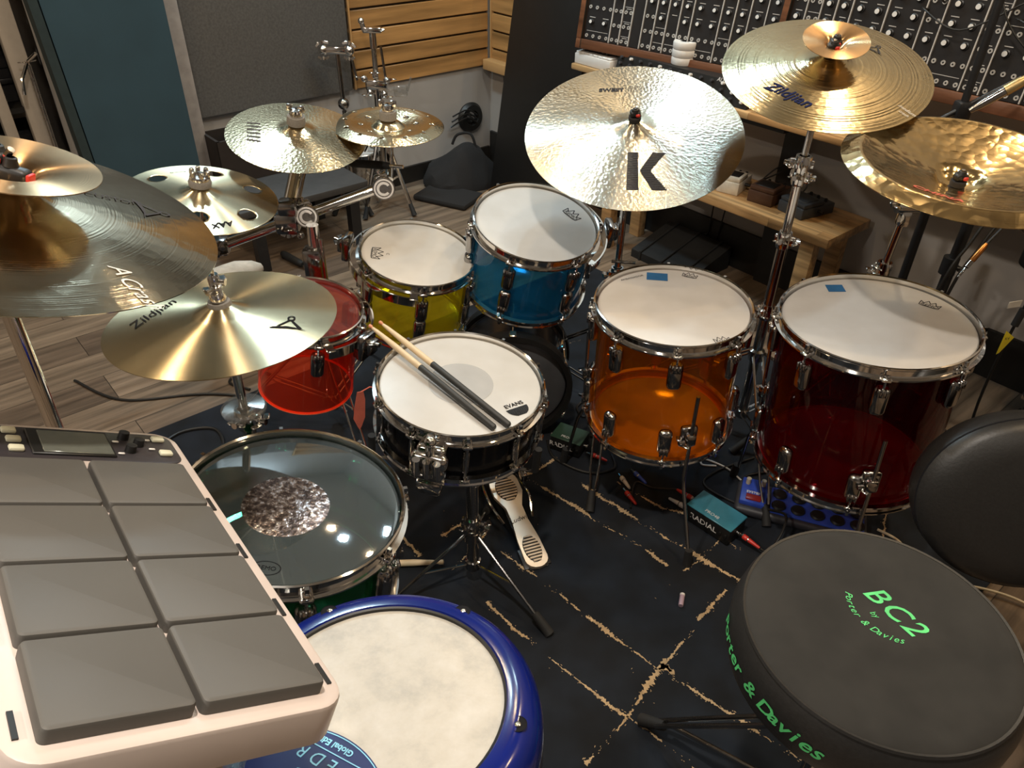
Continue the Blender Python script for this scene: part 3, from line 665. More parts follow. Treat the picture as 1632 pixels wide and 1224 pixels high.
# snare
aN = V((.084,-.044,.995)).normalized(); aC = V((-.112,1.371,.521))
t = drum('snare_drum', 'black snare drum with white head and two sticks lying on it', aC, aN, .138, .1778, plain('black_lacquer', (.006,.006,.007), .15), HEADW, 10, D2(-118), lugs='tube', res=CLEARP)
SNM = t.matrix_world.copy()
m = MB()
m.rbox((.190,0,.075), (.030,.046,.075), .008, 3); m.rbox((.205,0,.088), (.022,.058,.030), .009, 3); m.rbox((.207,0,.060), (.016,.050,.028), .006, 2)
m.cyl((.205,0,.10),(.205,0,.128), .0075, n=14); m.sph((.205,0,.130), .010, 14)
for y in (-.016,0,.016): m.cyl((.218,y,.062),(.222,y,.100), .0062, n=10)
m.rbox((.200,0,.022), (.020,.040,.030), .005, 2)
m.v = [V((.178+(v.x-.178)*1.3, v.y*1.35, .072+(v.z-.072)*1.2)) for v in m.v]
o = m.build('strainer', CHROME, t); o.rotation_euler.z = D2(-103)
m = MB(); m.rbox((.188,0,.06), (.018,.044,.05), .006, 2); o = m.build('butt_plate', CHROMED, t); o.rotation_euler.z = D2(75)
m = MB(); m.rbox((.155,0,-.001), (.05,.038,.0015), .0005, 1); o = m.build('snare_strap', BLACKP, t); o.rotation_euler.z = D2(-103)
HZ = .138-.0068
m = MB(); m.lathe([(0,HZ),(.070,HZ),(.072,HZ-.0004)], 48); m.build('centre_dot', plain('dot_grey', (.40,.395,.385), .5, var=.08, scale=14), t)
m = MB(); M = T((.122,-.066,HZ)) @ RZ(D2(33))
for i in range(12):
    y = -.003-i*.0021; w = math.sqrt(max(0, 1-((i*.0021)/.026)**2))*.026
    m.box((0,y,.0003), (2*w,.0012,.0004), 0, M)
m.text('EVANS', .0155, None, 0, 0, M @ T((0,.008,.0003)), .0003); m.build('head_logo', INK, t)
# green drum on the left, clear head with a silver dot
gN = V((.154,.030,.988)).normalized(); gC = V((-.36,.914,.596))
t = drum('side_drum', 'dark green drum with clear head, blue-grey reflection painted in, and silver centre dot', gC, gN, .21, .1778, AC_GRN, CLEARG, 8, D2(-70), res=CLEARP)
m = MB(); m.lathe([(0,.2030),(.069,.2030),(.0705,.2026)], 48, 0, T((-.009,-.006,0))); m.build('silver_dot', DOTM, t)
m = MB(); m.lathe([(.017,.2030),(.0185,.2030)], 28, 0, T((-.004,-.142,0)) @ Matrix.Diagonal((1.2,.75,1,1))); m.text('REMO', .011, None, 0, 0, T((-.004,-.142,.2031))); m.build('head_logo', INK, t)
# small bass drum
t = thing('bass_drum', 'small bass drum with black hoops and grey head on the rug behind the snare', 'drum', at((.0,1.915,.181), (0,-1,.03), (1,0,0)))
m = MB(); m.lathe([(.160,-.075),(.164,-.075),(.164,.075),(.160,.075)], 64, closed=True); m.build('shell', plain('black_wrap', (.012,.013,.016), .2), t)
m = MB(); m.lathe([(0,.088),(.150,.088),(.157,.084),(.162,.07)], 64); m.build('drum_head', plain('grey_head', (.075,.076,.08), .5, var=.2, scale=12), t)
m = MB(); m.lathe([(0,-.082),(.155,-.082),(.162,-.07)], 64); m.build('front_head', BLACKP, t)
for z in (.092,-.092):
    m = MB(); m.lathe([(.1605,z-.018),(.176,z-.018),(.178,z),(.176,z+.018),(.1605,z+.018)], 64, closed=True); m.build('hoop', BLACKP, t)
for z in (.066,-.066):
    m = MB(); m.lathe([(.1645,z-.004),(.168,z-.004),(.168,z+.004),(.1645,z+.004)], 64, closed=True); m.build('chrome_band', CHROMED, t)
for i in range(6):
    m = MB(); a = RZ(i*PI/3+PI/6); m.rbox((.178,0,.098), (.008,.022,.030), .003, 1, 0, a); m.cyl(a @ V((.175,0,.085)), a @ V((.175,0,-.085)), .003, n=8); m.rbox((.170,0,0), (.018,.022,.05), .006, 2, 0, a); m.build('claw', CHROME, t)

# ------------------------------------------------------------------ cymbals
def prof(R, bow, rc, hc, flat=1.15):
    p = []
    for i in range(13):
        r = R-(R-rc)*i/12; p.append((r, bow*(1-max(0,(r-rc)/(R-rc))**flat)))
    for i in range(1,9):
        r = rc+(.0065-rc)*i/8; z = bow+hc*(.5+.5*math.cos(PI*r/rc))**.75; p.append((r, z))
    return p
def zat(p, r):
    for (r1,z1),(r0,z0) in zip(p, p[1:]):
        if r0 <= r <= r1: return z0+(z1-z0)*(r-r0)/max(r1-r0,1e-6)
    return p[0][1]
def cymbal(name, label, c, n, p, mat, th=.0011, holes=None, logo=None, cat='cymbal', segs=128):
    n = V(n).normalized(); t = thing(name, label, cat, at(c, n, (1,0,0)))
    if holes:
        m = MB(); R = p[0][0]; rc = .03; nr = 56; NA = 192; vs = []; fs = []
        rs = [R-(R-.0065)*i/nr for i in range(nr+1)]
        for r in rs: vs += [(r*math.cos(2*PI*k/NA), r*math.sin(2*PI*k/NA), zat(p, r)) for k in range(NA)]
        V2 = [V(v) for v in vs]
        for v in V2:                                           # pull vertices next to a hole rim onto it
            for hx, hy, hr in holes:
                d = V((v.x-hx, v.y-hy)); L = d.length
                if abs(L-hr) < .0030 and L > 1e-5: v.x = hx+d.x/L*hr; v.y = hy+d.y/L*hr
        for j in range(nr):
            for k in range(NA):
                q = (j*NA+k, j*NA+(k+1) % NA, (j+1)*NA+(k+1) % NA, (j+1)*NA+k)
                cx = sum((V2[i] for i in q), V((0,0,0)))/4
                if any(math.hypot(cx.x-hx, cx.y-hy) < hr for hx, hy, hr in holes): continue
                fs.append(q)
        m.add([tuple(v) for v in V2], fs); o = m.build('plate', mat, t, 60)
        md = o.modifiers.new('thickness', 'SOLIDIFY'); md.thickness = th
    else:
        m = MB(); m.lathe(p+[(r, z-th) for r, z in reversed(p)], segs, closed=True); o = m.build('plate', mat, t, 50)
    if logo:
        for mb, mt, nm in logo(lambda x, y: (x, y, zat(p, math.hypot(x,y))+.0011)): mb.build(nm, mt, t)
    t['top'] = p[-1][1]; del t['top']
    return t, at(c, n, (1,0,0))
def mark(fn, items, M2=None):
    """items: (text, size, shear, x, y, rot)"""
    m = MB()
    for it in items:
        s, size, sh, x, y, rot = it[:6]; fat = it[6] if len(it) > 6 else 0
        ca, sa = math.cos(rot), math.sin(rot)
        m.text(s, size, lambda u, v: fn(x+u*ca-v*sa, y+u*sa+v*ca), sh, 0, None, fat)
    return m
def strokes(m, fn, polys, x, y, rot, s):
    ca, sa = math.cos(rot), math.sin(rot)
    for P in polys:
        vs = [fn(x+s*(u*ca-v*sa), y+s*(u*sa+v*ca)) for u, v in P]; m.add(vs, [tuple(range(len(vs)))])
def swoosh(m, fn, x, y, rot, s):
    A = [(-.55,-.28),(-.4,-.16),(0,-.1),(.35,-.16),(.6,-.26),(.3,-.20),(0,-.2),(-.38,-.24)]
    L = [(-.30,-.12),(.02,.28),(.08,.28),(-.22,-.13)]; Rr = [(.02,.28),(.08,.28),(.46,-.18),(.34,-.17)]
    strokes(m, fn, [A, L, Rr], x, y, rot, s)
    for k in range(12):
        a0 = 2*PI*k/12; a1 = 2*PI*(k+1)/12
        strokes(m, fn, [[(.05+.07*math.cos(a0),.36+.09*math.sin(a0)),(.05+.07*math.cos(a1),.36+.09*math.sin(a1)),(.05+.12*math.cos(a1),.36+.14*math.sin(a1)),(.05+.12*math.cos(a0),.36+.14*math.sin(a0))]], x, y, rot, s)
def logo_ride(fn):
    m = mark(fn, [('SWEET', .0205, 0, -.046, .154, D2(-6), .0007)])
    a = D2(-11)
    for i, s in enumerate('RIDE'):                              # condensed letters cut by fine upright lines
        for dx in (-.0022, .0, .0022): m.box((0,0,0),(.0010,.026,.0002),0, T(fn(.002+i*.0125+dx*1.5, .155-i*.002)) @ RZ(a))
    yield m, INKG, 'lettering'
    k = MB(); M0 = (.016, -.150)
    for i in range(22):                                         # big K of horizontal bars
        v = 1-i/21.0; y = -.055+.11*v
        def bar(x0, x1, yy=y): strokes(k, fn, [[(x0,yy-.0016),(x1,yy-.0016),(x1,yy+.0016),(x0,yy+.0016)]], M0[0], M0[1], D2(-3), 1)
        bar(-.040-.004*(1-v), -.016)
        if v > .5: u = (v-.5)*2; bar(-.013+.030*u, .012+.036*u)
        else: u = (.5-v)*2; bar(-.013+.026*u, .012+.036*u)
    yield k, INKG, 'letter_mark'
cymbal('ride_cymbal', 'large hammered ride cymbal lettered SWEET RIDE in the middle', (.285,1.888,.909), (-.071,-.362,.929), prof(.267,.021,.058,.017,1.1), CY_RIDE, logo=logo_ride)
def logo_cr(fn):
    yield mark(fn, [('Zildjian', .038, .35, -.106, -.100, D2(-46), .0006)]), INKB, 'lettering'
    m = MB(); swoosh(m, fn, .118, .066, D2(-45), .052); yield m, INKG, 'swoosh_mark'
    yield mark(fn, [('medium', .013, .4, .132, -.160, D2(-50)), ('crash', .011, .4, .122, -.170, D2(-50))]), PAPERW, 'worn_lettering'
cymbal('crash_cymbal', 'ridged golden crash cymbal at right carrying a small bell cymbal', (.692,1.82,1.076), (-.058,-.302,.951), prof(.229,.022,.060,.02), CY_A, logo=logo_cr)
cymbal('bell_cymbal', 'small copper toned bell cymbal upside down on the right crash', (.695,1.81,1.146), (-.056,-.356,.933), [(.072,0),(.06,-.001),(.042,-.003),(.030,-.006),(.022,-.010),(.017,-.019),(.011,-.0255),(.0066,-.026)], CY_SPL, logo=None)
def chp():
    p = [(.235,-.004),(.233,-.0035),(.205,.010),(.2,.0115),(.195,.0095)]
    for i in range(1,9): r = .195-(.195-.05)*i/8; p.append((r, .0095-.040*(i/8)**.9))
    return p+[(.045,-.037),(.035,-.046),(.02,-.05),(.0066,-.051)]
def logo_ch(fn):
    m = mark(fn, [('CHINA', .03, .1, -.10, -.115, D2(-40), .001)]); yield m, plain('worn_red_ink', (.45,.08,.05), .6), 'worn_lettering'
cymbal('china_cymbal', 'broad china cymbal with bent rim above the dark red floor tom', (.887,1.491,.985), (-.013,-.117,.993), chp(), CY_CHINA, logo=logo_ch)
HATC = V((-.493,1.114,.822)); HATN = (-.021,.037,.999)
def logo_ht(fn):
    yield mark(fn, [('Zildjian', .033, .35, -.118, .0, D2(66))]), INK, 'lettering'
    m = MB(); swoosh(m, fn, .120, -.034, D2(3), .056); yield m, INK, 'swoosh_mark'
cymbal('hi_hat_cymbal', 'upper hi-hat cymbal, plain pale gold, over the red tom', HATC, HATN, prof(.190,.017,.050,.016), CY_HAT, logo=logo_ht)
cymbal('hi_hat_cymbal', 'lower hi-hat cymbal lying under the upper one', HATC+V((0,0,-.0035)), (.021,-.037,-.999), prof(.187,.017,.050,.016), CY_HAT)
def logo_cl(fn):
    m = mark(fn, [('CUSTOM', .016, .1, .080, .098, D2(38))]); swoosh(m, fn, .118, .110, D2(-52), .05); yield m, INKG, 'lettering'
    yield mark(fn, [('Crash', .024, .4, .193, -.086, D2(-32)), ('A', .026, .4, .160, -.062, D2(-32))]), PAPERW, 'worn_lettering'
cymbal('crash_cymbal', 'large crash cymbal at left edge carrying a copper toned splash', (-.565,.776,1.159), (.313,.122,.942), prof(.229,.022,.060,.02), CY_DARK, logo=logo_cl)
cymbal('splash_cymbal', 'copper toned splash cymbal upside down on the left crash', (-.528,.777,1.212), (.291,.122,.949), [(.085,0),(.07,-.0012),(.05,-.0034),(.034,-.0065),(.026,-.010),(.020,-.020),(.012,-.027),(.0066,-.028)], CY_SPL)
def logo_uf(fn):
    m = MB()
    for i in range(6): strokes(m, fn, [[(-.016,-.0022),(.016,-.0022),(.016,.0022),(-.016,.0022)]], -.102+.004*(i-2.5), -.030-.0165*(i-2.5), D2(-6), 1.12)
    yield m, plain('bronze_ink', (.05,.03,.012), .6), 'bar_mark'
cymbal('hammered_cymbal', 'hammered gold cymbal with grey felt, topmost on the chrome rack', (-.578,2.001,.847), (.157,-.172,.972), prof(.178,.018,.052,.017), CY_TUR, logo=logo_uf)
hl = [(.075*math.cos(k*PI/4+.2), .075*math.sin(k*PI/4+.2), .0055) for k in range(8)]+[(.118*math.cos(k*PI/6), .118*math.sin(k*PI/6), .005) for k in range(12)]
pc = [(.152,-.002),(.125,.008),(.118,.010),(.10,.0085)]+[(.1-.055*i/6,.0085-.012*i/6) for i in range(1,7)]+[(.04,.002),(.03,.010),(.015,.015),(.0066,.016)]
cymbal('mini_china_cymbal', 'small golden china cymbal pierced with little holes behind the rack', (-.353,2.108,.848), (.043,-.048,.998), pc, CY_TUR, holes=hl)
ho = [(-.115,.043,.020),(.099,.081,.020),(.123,-.048,.020),(.031,-.106,.020),(-.009,.122,.020),(-.09,-.085,.020)]
def logo_ox(fn):
    yield mark(fn, [('AAX', .024, .2, .086, -.112, D2(220), .0006)]), INK, 'lettering'
    yield mark(fn, [('O-ZONE', .010, 0, -.085, .096, D2(36))]), INKG, 'worn_lettering'
cymbal('ozone_cymbal', 'pale gold cymbal with six large round holes left of the rack', (-.754,1.738,.779), (.185,-.046,.982), prof(.178,.017,.050,.015), CY_OZ, holes=ho, logo=logo_ox)

# ------------------------------------------------------------------ stands
def topper(t, c, n, h, kind, low=-.035, k=1.0):
    """rod through the cymbal, felt below, felt and nut above"""
    c = V(c); n = V(n).normalized(); M = at(c, n, (1,0,0)); m = MB(); m.cyl(c+n*low, c+n*(h+.035), .0038, n=10); m.build('cymbal_rod', CHROME, t)
    m = MB(); m.M = M
    m.lathe([(.0045,h-.020),(.016,h-.020),(.018,h-.012),(.016,h-.004),(.0045,h-.004)], 20, closed=True); m.build('lower_felt', FELTB, t)
    if kind == 'wing':
        m = MB(); m.M = M; m.lathe([(.0045,h+.001),(.0235,h+.001),(.024,h+.010),(.022,h+.022),(.0045,h+.022)], 24, closed=True); m.build('felt', FELTG, t)
        m = MB(); m.M = M; m.lathe([(.004,h+.0225),(.016,h+.0225),(.017,h+.028),(.015,h+.040),(.004,h+.042)], 16, closed=True)
        for s in (-1,1): m.rbox((s*.016,0,h+.043), (.016,.008,.018), .003, 2)
        m.build('wing_nut', CHROME, t)
    elif kind == 'drumkey':
        m = MB(); m.M = M; m.lathe([(.0045,h+.001),(.0255,h+.001),(.0265,h+.009),(.024,h+.016),(.0045,h+.016)], 24, closed=True); m.build('felt', FELTG, t)
        m = MB(); m.M = M; m.lathe([(.004,h+.0165),(.0225,h+.0165),(.0235,h+.020),(.022,h+.026),(.004,h+.027)], 20, closed=True)
        for k in range(6): m.rbox((.0185*math.cos(k*PI/3),.0185*math.sin(k*PI/3),h+.033), (.010,.010,.016), .0025, 1)
        m.build('wing_nut', CHROME, t)
    else:                                                        # quick release cap with red buttons
        m = MB(); m.M = M; m.lathe([(.0045,h+.001),(.0145,h+.001),(.0155,h+.005),(.0150,h+.012),(.0045,h+.012)], 20, closed=True); m.build('felt', FELTB, t)
        m = MB(); m.M = M; m.rbox((0,0,h+.020), (.026,.020,.015), .006, 3); m.lathe([(.0045,h+.026),(.010,h+.026),(.007,h+.032),(.0045,h+.033)], 16, closed=True); o = m.build('quick_release_cap', BLACKP, t)
        m = MB(); m.M = M
        for s in ((.0135,-.003),(-.0135,.003)) if kind == 'quick' else ((.006,-.0105),): m.rbox((s[0],s[1],h+.020), (.006,.009,.007), .002, 1) if kind == 'quick' else m.rbox((s[0],s[1],h+.020), (.010,.005,.008), .002, 1)
        m.build('red_button', REDP, o)
def tilter(t, p, n, base):
    """ratchet tilter joining the rod foot p (along n) to the tube top base"""
    p = V(p); n = V(n).normalized(); b = V(base); m = MB()
    m.sph(p, .013, 14); m.cyl(p+V((0,-.016,0)), p+V((0,.016,0)), .015, n=16); m.cyl(p, b, .008, .010, 12); m.cyl(p, p+n*.022, .009, .006, 12); wing(m, p+V((.019,0,0)), (1,0,0), .02); wing(m, p+V((0,-.02,0)), (0,-1,.1), .016); m.build('tilter', CHROME, t)
def collar(t, p, axis, r=.017, side=(1,0,0), mat=None):
    p = V(p); m = MB(); a = V(axis).normalized(); m.M = at(p, a, side)
    m.lathe([(.0125,-.022),(r,-.022),(r+.002,-.016),(r+.002,.012),(r,.022),(.0125,.022)], 20, closed=True)
    m.rbox((r+.004,0,0), (.018,.016,.026), .004, 2); m.rbox((-r-.002,0,.002), (.012,.012,.020), .003, 2); wing(m, (r+.017,0,0), (1,0,.1), .024); wing(m, (-r*.2,-r-.006,.0), (0,-1,.2), .016)
    m.build('clamp', mat or CHROME, t)
def tripod(t, base, zc, spread, angs, r=.0125, mat=None, double=True, th=.006):
    """legs from a collar at zc to rubber feet on the ground"""
    b = V((base[0],base[1],0)); mat = mat or CHROME; m = MB(); m.lathe([(.0128,-.018),(.021,-.018),(.022,.012),(.0128,.018)], 18, 0, T(b+V((0,0,zc))), closed=True); m.build('leg_collar', mat, t); m = MB()
    m.lathe([(.0128,-.014),(.019,-.014),(.019,.010),(.0128,.012)], 18, 0, T(b+V((0,0,max(.07,zc*.30)))), closed=True); m.build('lower_collar', mat, t)
    for a in angs:
        d = V((math.cos(a), math.sin(a), 0)); s = V((-d.y, d.x, 0)); m = MB()
        top = b+d*.02+V((0,0,zc)); foot = b+d*spread+V((0,0,.03)); mid = top.lerp(foot, .55); low = b+d*.018+V((0,0,max(.07,zc*.30)))
        if double:
            for q in (-1,1): m.tube([top+s*q*.013, top.lerp(foot,.8)+s*q*.012, foot+s*q*.004], .0035, 8)
            for q in (-1,1): m.tube([low+s*q*.009, mid+s*q*.009], .003, 6)
        else:
            m.tube([top, foot], th, 8); m.tube([low, mid], th*.7, 6)
        L = m.build('leg', mat, t); f = MB(); f.tube([foot+(top-foot).normalized()*.03, foot+(foot-top).normalized()*.028], [.010,.0125], 12); f.build('rubber_foot', RUBBER, L)
def pole(t, p0, p1, r, name='tube', mat=None):
    m = MB(); m.cyl(p0, p1, r, n=18); m.build(name, mat or CHROME, t)
# stands, all given in world coordinates
# hammered ride
rc = V((.285,1.888,.909)); rn = V((-.071,-.362,.929)).normalized()
t = thing_w('cymbal_stand', 'chrome stand holding the hammered ride cymbal, behind the orange tom', 'stand', (.285,1.93,0))
topper(t, rc, rn, .038, 'cap'); P = rc-rn*.035; B = V((.288,1.925,.80)); tilter(t, P, rn, B)
pole(t, B, (.288,1.93,.52), .0095); collar(t, (.288,1.93,.50), (0,0,1), .017, (-.9,-.3,0)); pole(t, (.288,1.93,.5), (.288,1.93,.10), .0125, 'lower_tube')
for z, s in ((.70,1),(.545,1)): m = MB(); m.cyl((.288-.02*s,1.92,z),(.288+.045*s,1.91,z+.002), .0045, n=8); m.build('cross_bolt', CHROME, t)
m = MB(); tripod(t, (.288,1.93), .33, .43, (D2(-99), D2(25), D2(150)), mat=CHROMED)
# right crash
kc = V((.692,1.82,1.076)); kn = V((-.058,-.302,.951)).normalized()
t = thing_w('cymbal_stand', 'tall chrome stand between the two floor toms holding the right crash', 'stand', (.70,1.845,0))
topper(t, kc, kn, .042, 'none_cap'); 
m = MB(); m.cyl(kc+kn*.045, V((.695,1.81,1.146))+kn*.012, .0038, n=8); m.build('extension_rod', CHROME, t)
M = at((.695,1.81,1.146), (-.056,-.356,.933)); m = MB(); m.M = M; m.rbox((0,0,-.006), (.026,.022,.016), .006, 3); m.lathe([(.004,.002),(.010,.002),(.007,.010),(.004,.011)], 14, closed=True); o = m.build('quick_release_cap', BLACKP, t)
m = MB(); m.M = M; m.rbox((.002,-.012,-.005), (.012,.006,.009), .002, 1); m.build('red_button', REDP, o)
P = kc-kn*.035; B = V((.70,1.84,1.0)); tilter(t, P, kn, B); pole(t, B, (.70,1.845,.86), .0085)
collar(t, (.70,1.845,.855), (0,0,1), .019, (-.9,.3,0)); collar(t, (.70,1.845,.825), (0,0,1), .016, (.8,-.6,0)); pole(t, (.70,1.845,.84), (.70,1.845,.62), .0115)
collar(t, (.70,1.845,.655), (0,0,1), .017, (.8,-.5,0)); pole(t, (.70,1.845,.63), (.70,1.845,.10), .014, 'lower_tube', CHROMED)
collar(t, (.70,1.845,.44), (0,0,1), .018, (-.7,-.6,0)); tripod(t, (.70,1.845), .30, .38, (D2(-92), D2(20), D2(148)), mat=CHROMED)
# china stand with boom
cc = V((.887,1.491,.985)); cn = V((-.013,-.117,.993)).normalized()
t = thing_w('boom_stand', 'chrome boom stand behind the dark red floor tom holding the china', 'stand', (.97,1.83,0))
topper(t, cc, cn, -.046, 'cap', -.09); P = cc-cn*.09; m = MB(); J = V((.965,1.80,.775)); m.cyl(P, J+(J-P).normalized()*.10, .0065, n=12); m.build('boom_arm', CHROME, t)
m = MB(); m.sph(P, .012, 12); m.cyl(P+V((-.015,0,0)), P+V((.015,0,0)), .013, n=14); wing(m, P+V((.018,0,0)), (1,0,0), .018); m.build('tilter', CHROME, t)
m = MB(); m.cyl(J+V((-.026,0,0)), J+V((.026,0,0)), .021, n=20); m.cyl(J+V((.02,0,0)), J+V((.034,0,0)), .016, n=14); wing(m, J+V((-.034,-.004,0)), (-1,0,0), .028); m.rbox((J.x,J.y,J.z-.03), (.026,.03,.05), .006, 2); m.build('boom_clamp', CHROME, t)
pole(t, J+V((0,0,-.03)), (.97,1.825,.58), .0095); collar(t, (.97,1.825,.585), (0,0,1), .018, (-.9,-.3,0)); pole(t, (.97,1.825,.57), (.97,1.83,.10), .0125, 'lower_tube', CHROMED)
tripod(t, (.97,1.83), .27, .30, (D2(75), D2(195), D2(-35)), mat=CHROMED)
# left crash stand
lc = V((-.565,.776,1.159)); ln = V((.313,.122,.942)).normalized()
t = thing_w('cymbal_stand', 'chrome stand at the left holding the large left crash', 'stand', (-.60,.77,0))
topper(t, lc, ln, .042, 'none_cap'); M = at((-.528,.777,1.212), (.291,.122,.949))
m = MB(); m.cyl(lc+ln*.045, V((-.528,.777,1.212))+ln*.015, .0038, n=8); m.build('extension_rod', CHROME, t)
m = MB(); m.M = M; m.rbox((0,0,-.012), (.040,.019,.019), .006, 3); m.lathe([(.004,-.003),(.008,-.003),(.006,.006),(.004,.007)], 14, closed=True); o = m.build('quick_release_cap', BLACKP, t)
for s in (-1,1):
    m = MB(); m.M = M; m.rbox((s*.020,0,-.012), (.005,.014,.013), .002, 2); m.build('red_button', REDP, o)
P = lc-ln*.035; B = V((-.59,.77,1.06)); tilter(t, P, ln, B); pole(t, B, (-.60,.77,.62), .0095); collar(t, (-.60,.77,.60), (0,0,1)); pole(t, (-.60,.77,.6), (-.60,.77,.10), .0125, 'lower_tube')
tripod(t, (-.60,.77), .32, .32, (D2(95), D2(215), D2(-25)))
# hi-hat stand
hx, hy = HATC.x, HATC.y
t = thing_w('hi_hat_stand', 'chrome hi-hat stand with clear collar disc, left of the green drum', 'stand', (hx,hy,0))
m = MB(); m.cyl((hx,hy,.80),(hx,hy,.97), .0032, n=10); m.build('pull_rod', CHROME, t)
m = MB(); m.lathe([(.004,.838),(.019,.838),(.020,.846),(.018,.853),(.004,.853)], 22, 0, T((hx,hy,.005)), closed=True); m.build('felt', FELTG, t)
m = MB(); m.M = T((hx,hy,.0)); m.lathe([(.0035,.860),(.013,.860),(.014,.866),(.009,.876),(.010,.90),(.008,.908),(.0035,.908)], 18, closed=True); wing(m, (.010,0,.893), (1,0,0), .022); wing(m, (-.006,-.008,.88), (-.6,-.8,0), .016); m.build('clutch', CHROME, t)
m = MB(); m.M = T((hx,hy,0)); m.lathe([(.004,.797),(.022,.797),(.026,.804),(.014,.808),(.004,.808)], 20, closed=True); m.build('seat_cup', BLACKP, t)
pole(t, (hx,hy,.80), (hx,hy,.63), .0085); 
m = MB(); m.M = T((hx,hy,0)); m.lathe([(.0095,.625),(.040,.628),(.041,.634),(.038,.638),(.0095,.641)], 32, closed=True); m.build('clear_disc', CLEARP, t)
collar(t, (hx,hy,.61), (0,0,1), .018, (.9,-.3,0)); pole(t, (hx,hy,.62), (hx,hy,.06), .0125, 'lower_tube')
tripod(t, (hx,hy), .34, .33, (D2(100), D2(195), D2(-42)), double=False)
m = MB(); m.rbox((hx+.02,hy-.24,.03), (.09,.26,.012), .005); m.rbox((hx+.02,hy-.36,.018), (.085,.05,.03), .006); m.build('pedal_board', STEEL, t)
# cymbal and tom rack
t = thing_w('drum_rack', 'chrome rack of bars and clamps carrying three small cymbals', 'rack', (-.545,1.86,0))
U0 = V((-.545,1.875,.62)); A0 = V((-.80,1.83,.60)); A1 = V((-.345,2.02,.715))
pole(t, (-.545,1.86,.06), (-.535,1.875,.655), .016, 'upright_tube'); pole(t, A0, A1, .0145, 'cross_bar')
def rclamp(p, d, lab=True):
    p = V(p); M = at(p, d, (0,0,1)); m = MB(); m.M = M; m.lathe([(.0148,-.020),(.024,-.020),(.026,-.012),(.026,.012),(.024,.020),(.0148,.020)], 20, closed=True); m.rbox((.028,0,0), (.022,.022,.036), .005, 2); wing(m, (.04,0,0), (1,0,0), .020); o = m.build('rack_clamp', CHROME, t)
    f = V((.18,-.97,.18)).normalized(); q = p+f*.026; m = MB(); m.M = at(q, f, (1,0,0)); m.lathe([(0,0),(.030,0),(.031,.004),(.029,.010),(0,.0105)], 32); m.build('clamp_cap', STEEL, t)
    m = MB(); m.M = at(q, f, (1,0,0)); m.lathe([(.012,.0108),(.0155,.0112),(.019,.0108)], 28, 0, None, False, .6, 5.6); m.lathe([(.022,.0104),(.0245,.0106),(.0265,.0102)], 30); m.build('cap_mark', WHITEP, t)
dbar = (A1-A0).normalized()
rclamp(A0+(A1-A0)*.53, dbar); rclamp(A1-dbar*.02, dbar)
m = MB(); J = A0+(A1-A0)*.42; m.rbox((J.x,J.y,J.z), (.062,.056,.06), .010, 2); m.rbox((J.x+.01,J.y-.01,J.z+.045), (.05,.045,.04), .008, 2); wing(m, J+V((-.01,-.03,-.01)), (-.3,-1,-.2), .026); wing(m, J+V((.0,-.01,-.035)), (0,-.3,-1), .020); m.sph(J+V((.035,-.02,-.03)), .010); m.build('multi_clamp', CHROMED, t)
# wide tube up to the hammered cymbal
uc = V((-.578,2.001,.847)); un = V((.157,-.172,.972)).normalized(); q = uc-un*.075
pole(t, J+V((.005,.01,.02)), q-V((0,0,.02)), .022, 'boom_tube'); m = MB(); m.cyl(q+V((-.030,0,-.01)), q+V((.030,0,-.01)), .022, n=18); wing(m, q+V((-.028,-.006,-.01)), (-1,-.2,.2), .026); wing(m, q+V((.03,-.004,-.01)), (1,-.2,0), .022); m.cyl(q, q+un*.05, .008, n=10); m.build('tilter', CHROME, t)
topper(t, uc, un, .035, 'wing', -.07)
hc = V((-.353,2.108,.848)); hn = V((.043,-.048,.998)).normalized(); e = A1+dbar*.0
topper(t, hc, hn, .016, 'wing', -.06)
m = MB(); m.tube([e+V((-.008,.03,0)), e+V((-.012,.085,.02)), hc-hn*.055], .0115, 14); m.build('cymbal_post', CHROME, t)
ac = V((-.754,1.738,.779)); an = V((.185,-.046,.982)).normalized()
topper(t, ac, an, .033, 'drumkey', -.06); m = MB(); m.tube([A0+V((.02,0,0)), A0+V((.025,-.05,.03)), ac-an*.055], .0105, 14); m.build('cymbal_post', CHROME, t)
m = MB(); s = A0+dbar*.03; m.rbox((s.x,s.y,s.z), (.04,.046,.046), .008, 2); wing(m, s+V((0,-.03,-.01)), (0,-1,-.3), .024); m.build('multi_clamp', CHROMED, t)
m = MB(); p = V((-.54,1.868,.50)); m.rbox((p.x-.002,p.y,p.z+.04), (.05,.05,.11), .010, 2); m.build('upright_sleeve', CHROMED, t)
m = MB(); m.cyl((-.535,1.865,.53),(-.50,1.875,.46), .008, n=10); m.cyl((-.515,1.862,.40),(-.515,1.862,.62), .0065, n=10); m.build('side_rod', CHROME, t)
tripod(t, (-.545,1.86), .34, .30, (D2(60), D2(180), D2(-60)), r=.016)
